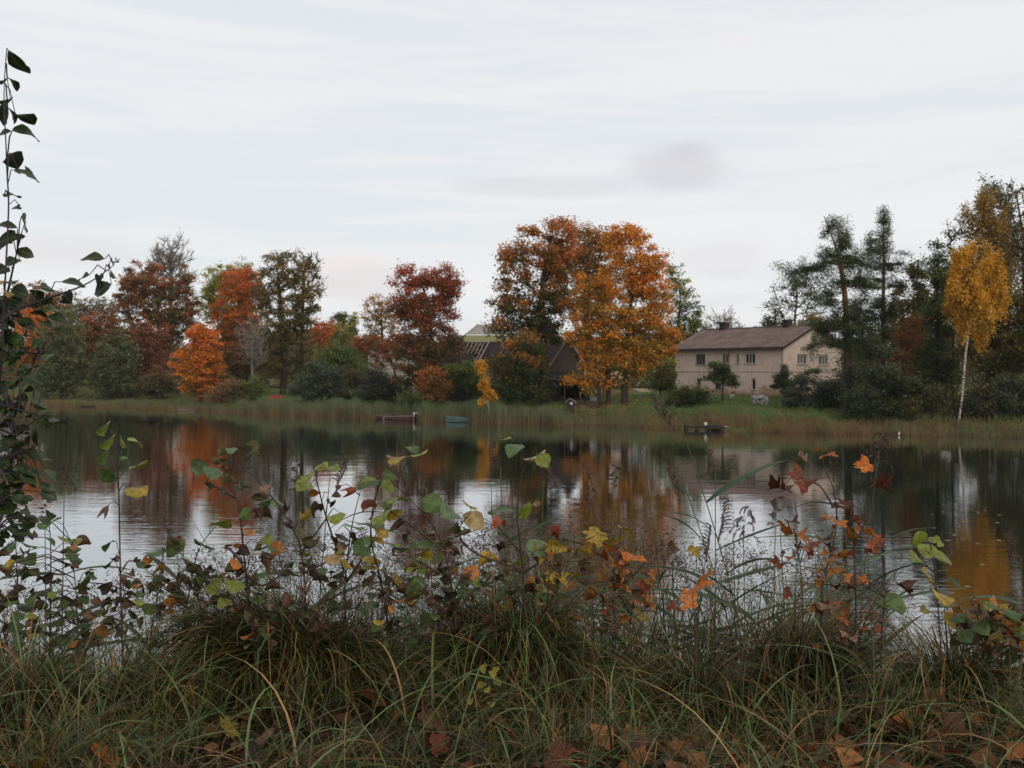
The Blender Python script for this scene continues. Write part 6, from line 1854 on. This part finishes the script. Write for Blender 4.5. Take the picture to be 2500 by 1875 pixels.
def grass_cols(n, rng, dry=0.22):
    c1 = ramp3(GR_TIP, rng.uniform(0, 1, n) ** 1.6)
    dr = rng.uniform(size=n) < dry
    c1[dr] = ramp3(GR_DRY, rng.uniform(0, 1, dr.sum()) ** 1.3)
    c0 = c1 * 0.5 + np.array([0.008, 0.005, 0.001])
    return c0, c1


def bank_grass():
    rng = np.random.default_rng(61)
    parts = []
    # tufted sward: blades spring from clumps
    nt = 620
    cx = rng.uniform(-3.1, 3.1, nt); cy = rng.uniform(3.15, 6.3, nt)
    keep = rng.uniform(size=nt) < np.where((np.abs(cx + 0.72) < .48) & (np.abs(cy - 4.3) < .32), 0.08, np.where((cx > .55) & (cx < 1.5) & (cy < 4.12), .12, np.where((cx > .3) & (cy < 3.9), .5, 1.0)))
    cx, cy = cx[keep], cy[keep]; nt = len(cx)
    per = 36
    n = nt * per
    who = np.repeat(np.arange(nt), per)
    X = cx[who] + rng.normal(size=n) * 0.055; Y = cy[who] + rng.normal(size=n) * 0.055
    lean = rng.uniform(0, 2 * PI, nt); az_ = lean[who] + rng.normal(size=n) * 1.0
    hgt = rng.uniform(.45, 1.3, nt)[who] * np.where(rng.uniform(size=n) < .12, 1.55, 1.0)
    L = rng.uniform(.16, .46, n) * hgt * np.interp(Y, [3.2, 4.2, 5.5, 6.3], [.75, .85, .78, .72]) * np.where((np.abs(X + .65) < .5) & (Y < 4.3), .55, 1.0)
    e0 = rng.uniform(.75, 1.5, n); curv = rng.uniform(.5, 2.3, n)
    drytuft = rng.uniform(0, .5, nt)[who]
    c0, c1 = grass_cols(n, rng, 0.0)
    dr = rng.uniform(size=n) < drytuft * .8
    c1[dr] = ramp3(GR_DRY, rng.uniform(0, 1, dr.sum())); c0[dr] = c1[dr] * .8
    P = np.stack([X, Y, ground_z(X, Y)], 1)
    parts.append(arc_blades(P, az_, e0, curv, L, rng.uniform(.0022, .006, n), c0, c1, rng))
    # long lying thatch between the tufts
    n = 9000
    X = rng.uniform(-3.1, 3.1, n); Y = rng.uniform(3.1, 6.0, n)
    P = np.stack([X, Y, ground_z(X, Y) + rng.uniform(0, .07, n)], 1)
    kp = ~((np.abs(X + .72) < .42) & (np.abs(Y - 4.3) < .32))
    P = P[kp]; n = len(P)
    c0, c1 = grass_cols(n, rng, .6)
    parts.append(arc_blades(P, rng.uniform(0, 2 * PI, n), rng.uniform(.0, .5, n), rng.uniform(.1, .9, n), rng.uniform(.2, .5, n), rng.uniform(.002, .005, n), c0 * .8, c1 * .8, rng, 4))
    # broad sedge blades close to the camera
    n = 900
    X = rng.uniform(-2.3, 2.3, n); Y = rng.uniform(3.0, 4.6, n)
    P = np.stack([X, Y, ground_z(X, Y)], 1)
    c0, c1 = grass_cols(n, rng, .14)
    parts.append(arc_blades(P, rng.normal(0.2, 1.6, n), rng.uniform(.9, 1.45, n), rng.uniform(.9, 2.4, n), rng.uniform(.3, .75, n), rng.uniform(.005, .0115, n), c0, c1 * 1.25, rng, 8))
    # down the slope to the water
    n = 9000
    X = rng.uniform(-4.2, 4.2, n); Y = rng.uniform(5.6, 10.5, n)
    P = np.stack([X, Y, ground_z(X, Y)], 1)
    c0, c1 = grass_cols(n, rng, .35)
    parts.append(arc_blades(P, rng.uniform(0, 2 * PI, n), rng.uniform(1.0, 1.5, n), rng.uniform(.2, 1.5, n), rng.uniform(.3, .8, n), rng.uniform(.004, .009, n), c0 * .8, c1 * .85, rng, 4))
    V = np.concatenate([p[0] for p in parts]); C = np.concatenate([p[2] for p in parts])
    off = np.cumsum([0] + [len(p[0]) for p in parts])
    Fc = np.concatenate([p[1] + o for p, o in zip(parts, off)])
    tag(link('bank_grass', np_mesh('bank_grass', V, Fc, C, [M_BLADE])), kind='stuff')


bank_grass()


def tussock(px, py_top, d, rad, label, n, seed, comb=None, dry=.3, hmul=1.0):
    """an old sedge tussock: blades rise from a raised stool and fall over on every side"""
    rng = np.random.default_rng(seed)
    T = W(px, py_top, d)
    gz = float(ground_z(T[0], d))
    root = empty('sedge_tussock', (T[0], d, gz)); tag(root, label, 'tussock', 'sedge tussocks on the near bank')
    h = T[2] - gz
    r0 = rng.uniform(0, 1, n) ** .6 * rad * .35
    a0 = rng.uniform(0, 2 * PI, n)
    P = np.stack([T[0] + r0 * np.cos(a0) * 1.5, d + r0 * np.sin(a0), gz + h * rng.uniform(.2, .66, n)], 1)
    az_ = a0 + rng.normal(size=n) * .5
    if comb is not None:
        m = rng.uniform(size=n) < .75
        az_[m] = comb[0] + rng.normal(size=m.sum()) * comb[1]
    L = rng.uniform(.25, 1.15, n) * rad * 1.2
    e0 = rng.uniform(.5, 1.35, n); curv = np.where(rng.uniform(size=n) < .15, rng.uniform(.2, 1.0, n), rng.uniform(1.3, 2.7, n))
    c0, c1 = grass_cols(n, rng, dry)
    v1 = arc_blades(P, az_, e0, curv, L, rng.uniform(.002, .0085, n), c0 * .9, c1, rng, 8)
    m = int(n * .45)                                      # old thatch hanging under the fresh blades, colour dimmed to paint in shade
    a0 = rng.uniform(0, 2 * PI, m)
    P = np.stack([T[0] + rad * .4 * np.cos(a0), d + rad * .25 * np.sin(a0), gz + h * rng.uniform(.1, .6, m)], 1)
    c0, c1 = grass_cols(m, rng, .8)
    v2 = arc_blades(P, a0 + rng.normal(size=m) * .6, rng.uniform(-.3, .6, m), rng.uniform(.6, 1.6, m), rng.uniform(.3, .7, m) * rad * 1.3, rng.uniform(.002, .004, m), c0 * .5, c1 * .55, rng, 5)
    V = np.concatenate([v1[0], v2[0]]); Fc = np.concatenate([v1[1], v2[1] + len(v1[0])]); C = np.concatenate([v1[2], v2[2]])
    link('blades', np_mesh('blades', V - np.array(root.location), Fc, C, [M_BLADE]), root)
    # the stool the blades grow from
    mb = MB()
    mb.tube([(0, 0, -.1), (0, 0, h * .15), (0, 0, h * .35), (0, 0, h * .45)], [rad * .42, rad * .4, rad * .26, rad * .05], 9)
    mb.build('root_stool', plain('peaty_stool', (0.020, 0.013, 0.009), 1.0, .4, 12), root, True)


tussock(690, 1470, 4.85, .60, 'long combed sedge tussock over a dark hollow, under the dark-stemmed hazel', 2000, 71, comb=(PI * 1.03, .28), dry=.38)
tussock(830, 1530, 4.8, .34, 'smaller sedge tussock hugging the far side of the dark hollow', 600, 72, comb=(-.2, .7), dry=.3)
tussock(1260, 1385, 4.8, .48, 'big fountain-shaped sedge tussock in the middle of the bank', 1300, 73, dry=.3)
tussock(1110, 1485, 5.0, .34, 'lower grassy tussock just beside the big fountain-shaped one', 600, 75, dry=.35)
tussock(1460, 1475, 5.0, .36, 'tussock below the golden maple sapling', 700, 76, dry=.35)
tussock(1960, 1500, 5.0, .50, 'broad flattened tussock under the orange maple sapling', 1200, 74, comb=(.1, .8), dry=.35)
tussock(330, 1610, 4.5, .36, 'leaning green tussock at the foot of the brightest water', 600, 77, comb=(.5, .8), dry=.25)
tussock(60, 1610, 4.4, .36, 'tussock with long arching blades in the corner below the alder', 600, 78, dry=.25)
tussock(2330, 1600, 4.6, .38, 'tussock between the lime-green sapling and the bramble', 700, 79, dry=.4)
tussock(1700, 1550, 4.9, .36, 'grassy tussock below the two orange maple leaves', 600, 80, dry=.35)


def waterside_stems():
    """the thicket of thin stems, seed heads and sedge that stands against the bright water"""
    rng = np.random.default_rng(91)
    n = 2300
    px = np.where(rng.uniform(size=n) < .5, rng.uniform(-40, 2540, n), rng.normal(1250, 420, n))
    d = rng.uniform(5.2, 7.4, n)
    x = (px - CX) / F * d
    gz = ground_z(x, d)
    top = np.interp(px, [0, 300, 600, 1200, 1500, 1700, 2000, 2200, 2300, 2500], [1420, 1440, 1360, 1310, 1290, 1350, 1340, 1480, 1520, 1450]) + rng.gamma(2.0, 45, n) - 60
    H = np.maximum(.15, CZ + (HY - top) / F * d - gz)
    dry = rng.uniform(size=n) < .6
    c = np.where(dry[:, None], ramp3([(0.06, 0.04, 0.026), (0.15, 0.095, 0.05)], rng.uniform(size=n)), ramp3([(0.045, 0.06, 0.028), (0.07, 0.095, 0.04)], rng.uniform(size=n)))
    P = np.stack([x, d, gz], 1)
    v1 = blade_mass(P, H, rng.normal(size=(n, 2)) * .12, rng.uniform(.003, .0055, n), c, c * 1.1, rng, 4)
    # little seed heads on a third of them
    sel = np.where(rng.uniform(size=n) < .35)[0]
    per = 26
    tips = np.stack([P[sel, 0], P[sel, 1], P[sel, 2] + H[sel]], 1)
    Q = np.repeat(tips, per, 0)
    Q[:, 2] -= rng.uniform(0, .16, len(Q)); Q[:, :2] += rng.normal(size=(len(Q), 2)) * .018
    v2 = leaf_cloud(Q, rng, .022, .3, .2, .2)
    c2 = np.repeat(ramp3([(0.05, 0.035, 0.03), (0.12, 0.08, 0.05)], rng.uniform(size=len(Q))), 4, 0)
    V = np.concatenate([v1[0], v2[0]]); Fc = np.concatenate([v1[1], v2[1] + len(v1[0])]); C = np.concatenate([v1[2], c2])
    tag(link('dry_grass_stems', np_mesh('dry_grass_stems', V, Fc, C, [M_BLADE])), kind='stuff')
    # wide blades of young reed and sedge
    n = 2500
    px = np.where(rng.uniform(size=n) < .35, rng.normal(1780, 200, n), np.where(rng.uniform(size=n) < .55, rng.normal(1180, 330, n), rng.uniform(-40, 2540, n)))
    d = rng.uniform(5.3, 7.2, n)
    x = (px - CX) / F * d
    gz = ground_z(x, d)
    top = np.interp(px, [0, 300, 1000, 1350, 1650, 2050, 2200, 2500], [1470, 1480, 1380, 1310, 1350, 1410, 1550, 1530]) + rng.gamma(2, 45, n) - 50
    L = np.maximum(.25, (CZ + (HY - top) / F * d - gz) * 1.1)
    c0, c1 = grass_cols(n, rng, .32)
    c1 = c1 * 1.2
    P = np.stack([x, d, gz], 1)
    v = arc_blades(P, rng.uniform(0, 2 * PI, n), rng.uniform(1.15, 1.55, n), rng.uniform(.1, 1.5, n), L, rng.uniform(.004, .011, n), c0 * .9, c1 * .95, rng, 7)
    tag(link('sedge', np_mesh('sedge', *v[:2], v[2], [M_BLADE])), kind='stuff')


waterside_stems()


# ------------------------------------------------------------------ leaves on the ground and on the water
def where(px, py):
    if py < 1630: return 'caught high in the big fountain-shaped tussock'
    if py < 1660: return 'beside the lower grassy tussock'
    if px < 200: return 'in the grass corner below the alder'
    if px < 470 and py < 1730: return 'lying on the combed tussock\'s near slope'
    if px < 470: return 'low in the grass before the leaning green tussock'
    if px < 580: return 'in the grass left of the dark hollow\'s litter patch'
    if px < 660: return 'at the near lip of the dark hollow'
    if px < 720: return 'below the middle of the dark hollow'
    if px < 800: return 'below the far end of the dark hollow'
    if px < 900: return 'at the far end of the dark hollow\'s litter patch'
    if px < 1100 and py < 1800: return 'under the tiny yellow-green seedling'
    if px < 1200: return 'at the bottom edge below the seedling'
    if px < 1400: return 'at the bottom edge below the big fountain-shaped tussock'
    if px < 1600: return 'at the bottom edge under the big tussock'
    if py < 1720 and px < 1800: return 'on the grassy tussock below the two orange leaves'
    if py < 1720 and px < 2212: return 'on the broad flattened tussock\'s near side'
    if py < 1720: return 'between the broad tussock and the bramble'
    if py < 1740: return 'in the matted grass above the stone'
    if px < 1750: return 'among dark soil left of the bottom litter heap'
    if px < 1850: return 'on the near side of the bottom litter heap'
    if px < 1960: return 'on top of the bottom litter heap'
    if px < 2020: return 'between the litter heap and the stone'
    if px < 2060: return 'against the dark stone, nearest the heap'
    if px < 2200: return 'just behind the dark stone'
    if px < 2300: return 'right past the dark stone'
    if px < 2420: return 'in the corner grass under the bramble'
    return 'in the far corner of the grass by the bramble'


def litter():
    rng = random.Random(5)
    spots = '640 1800 p;700 1832 p;745 1850 b;1070 1792 r;1062 1818 r;1705 1800 p;1732 1690 r;1660 1832 o;1782 1800 b;1895 1805 p;1990 1842 O;2042 1835 O;2100 1805 r;2200 1690 p;2225 1700 p;2125 1730 p;2450 1795 o;2476 1838 O;430 1682 r;398 1712 p;418 1652 t;120 1775 p;255 1850 O;552 1780 Y;962 1642 o;100 1862 Y;2350 1852 r;1925 1850 b;560 1840 r;850 1790 b;1350 1842 r;1545 1850 o;2265 1835 b;1260 1600 t;330 1690 b;1150 1850 b;690 1790 b;610 1835 d'
    for tok in spots.split(';'):
        px, py, c = tok.split(); px, py = float(px), float(py)
        p = hit_ground(px, py, .08)
        word = {'p': 'pinkish brown', 'b': 'dull brown', 'r': 'reddish brown', 'o': 'orange', 'O': 'bright orange', 'Y': 'yellow', 't': 'pale tan', 'd': 'dark brown'}[c]
        o = bpy.data.objects.new('fallen_leaf', rng.choice(LITTER)); COL.objects.link(o)
        o.location = p; s = pxm(rng.uniform(38, 58), p[1]) * 1.15
        o.scale = (s, s, s); o.rotation_euler = (rng.uniform(.3, .95), rng.uniform(-.4, .4), rng.uniform(0, 6.28))
        k = rng.uniform(.5, .85); o.color = tuple(min(1, v * k) for v in LC[c]) + (1,)
        tag(o, word + ' fallen maple leaf ' + where(px, py), 'leaf', 'maple leaves fallen in the grass')
    rg = np.random.default_rng(17)
    n = 1500
    X = rg.uniform(-3.2, 3.2, n); Y = rg.uniform(3.0, 6.5, n)
    P = np.stack([X, Y, ground_z(X, Y) + rg.uniform(.005, .06, n)], 1)
    V, Fc = leaf_cloud(P, rg, .085, .8, up=1.5)
    c = ramp3([(0.04, 0.022, 0.014), (0.11, 0.05, 0.025), (0.2, 0.085, 0.035)], rg.uniform(0, 1, n) ** 1.3)
    m = 420
    X2 = rg.normal(1.0, .33, m); Y2 = rg.uniform(3.75, 4.35, m)
    V2, F2 = leaf_cloud(np.stack([X2, Y2, ground_z(X2, Y2) + rg.uniform(.01, .09, m)], 1), rg, .10, .85, up=.9)
    c2 = ramp3([(0.05, 0.025, 0.016), (0.14, 0.06, 0.026), (0.26, 0.10, 0.03), (0.36, 0.15, 0.05)], rg.uniform(0, 1, m) ** 1.2)
    Fc = np.concatenate([Fc, F2 + len(V)]); V = np.concatenate([V, V2]); c = np.concatenate([c, c2])
    tag(link('leaf_litter', np_mesh('leaf_litter', V, Fc, np.repeat(c, 4, 0), [M_LEAF])), kind='stuff')
    o = empty('stone', hit_ground(2130, 1850, .02)); tag(o, 'dark rounded stone half sunk among leaves at the bottom edge', 'stone')
    rg = np.random.default_rng(2)
    V, Fc = [], []
    for j in range(9):
        for i in range(14):
            a, b = 2 * PI * i / 14, PI * (j / 8 - .5)
            r = 1 + .1 * math.sin(3 * a + 2 * b) + .06 * math.sin(7 * a - b)
            V.append((.065 * r * math.cos(a) * math.cos(b), .055 * r * math.sin(a) * math.cos(b), .05 * r * math.sin(b) + .02))
    Fc = [(j * 14 + i, j * 14 + (i + 1) % 14, (j + 1) * 14 + (i + 1) % 14, (j + 1) * 14 + i) for j in range(8) for i in range(14)]
    link('body', np_mesh('stone', V, Fc, None, [plain('dark_stone', (0.03, 0.024, 0.02), .9, .35, 14)], True), o)
    # leaves afloat on the dark eastern water
    me = HAZEL[1].copy(); me.name = 'floating_leaf'; me.materials.clear(); me.materials.append(M_BROAD)
    for px, py in ((2305, 1250), (2272, 1256), (2330, 1233), (2385, 1252), (2408, 1246), (2435, 1258), (2320, 1321), (2332, 1306), (2280, 1290), (2393, 1328), (2433, 1320), (2355, 1275), (2430, 1277), (2345, 1285), (2396, 1380), (2355, 1432), (2332, 1450), (2379, 1466), (200, 1118), (347, 1262), (360, 1297), (455, 1117), (1175, 1177), (535, 1258), (1290, 1235)):
        d = F * CZ / (py - HY)
        o = bpy.data.objects.new('floating_leaf', me); COL.objects.link(o)
        o.location = ((px - CX) / F * d, d, .012)
        s = rng.uniform(.10, .18); o.scale = (s, s, s * .3); o.rotation_euler = (0, 0, rng.uniform(0, 6.28))
        o.color = (0.36, 0.25, 0.15, 1)
        tag(o, 'small pale leaf floating on the still lake', 'leaf', 'pale leaves floating on the lake')


litter()


# ------------------------------------------------------------------ faint evening air over the lake
def haze():
    m, t, out = material('lake_air')
    v = t.add('ShaderNodeVolumePrincipled')
    v.inputs['Color'].default_value = (0.93, 0.95, 0.97, 1)
    v.inputs['Density'].default_value = 0.00010
    t.l.new(v.outputs[0], out.inputs['Volume'])
    b = MB()
    b.box((-460, -30, -2.4), (460, 930, 30.0))
    tag(b.build('haze', m), kind='stuff')


haze()
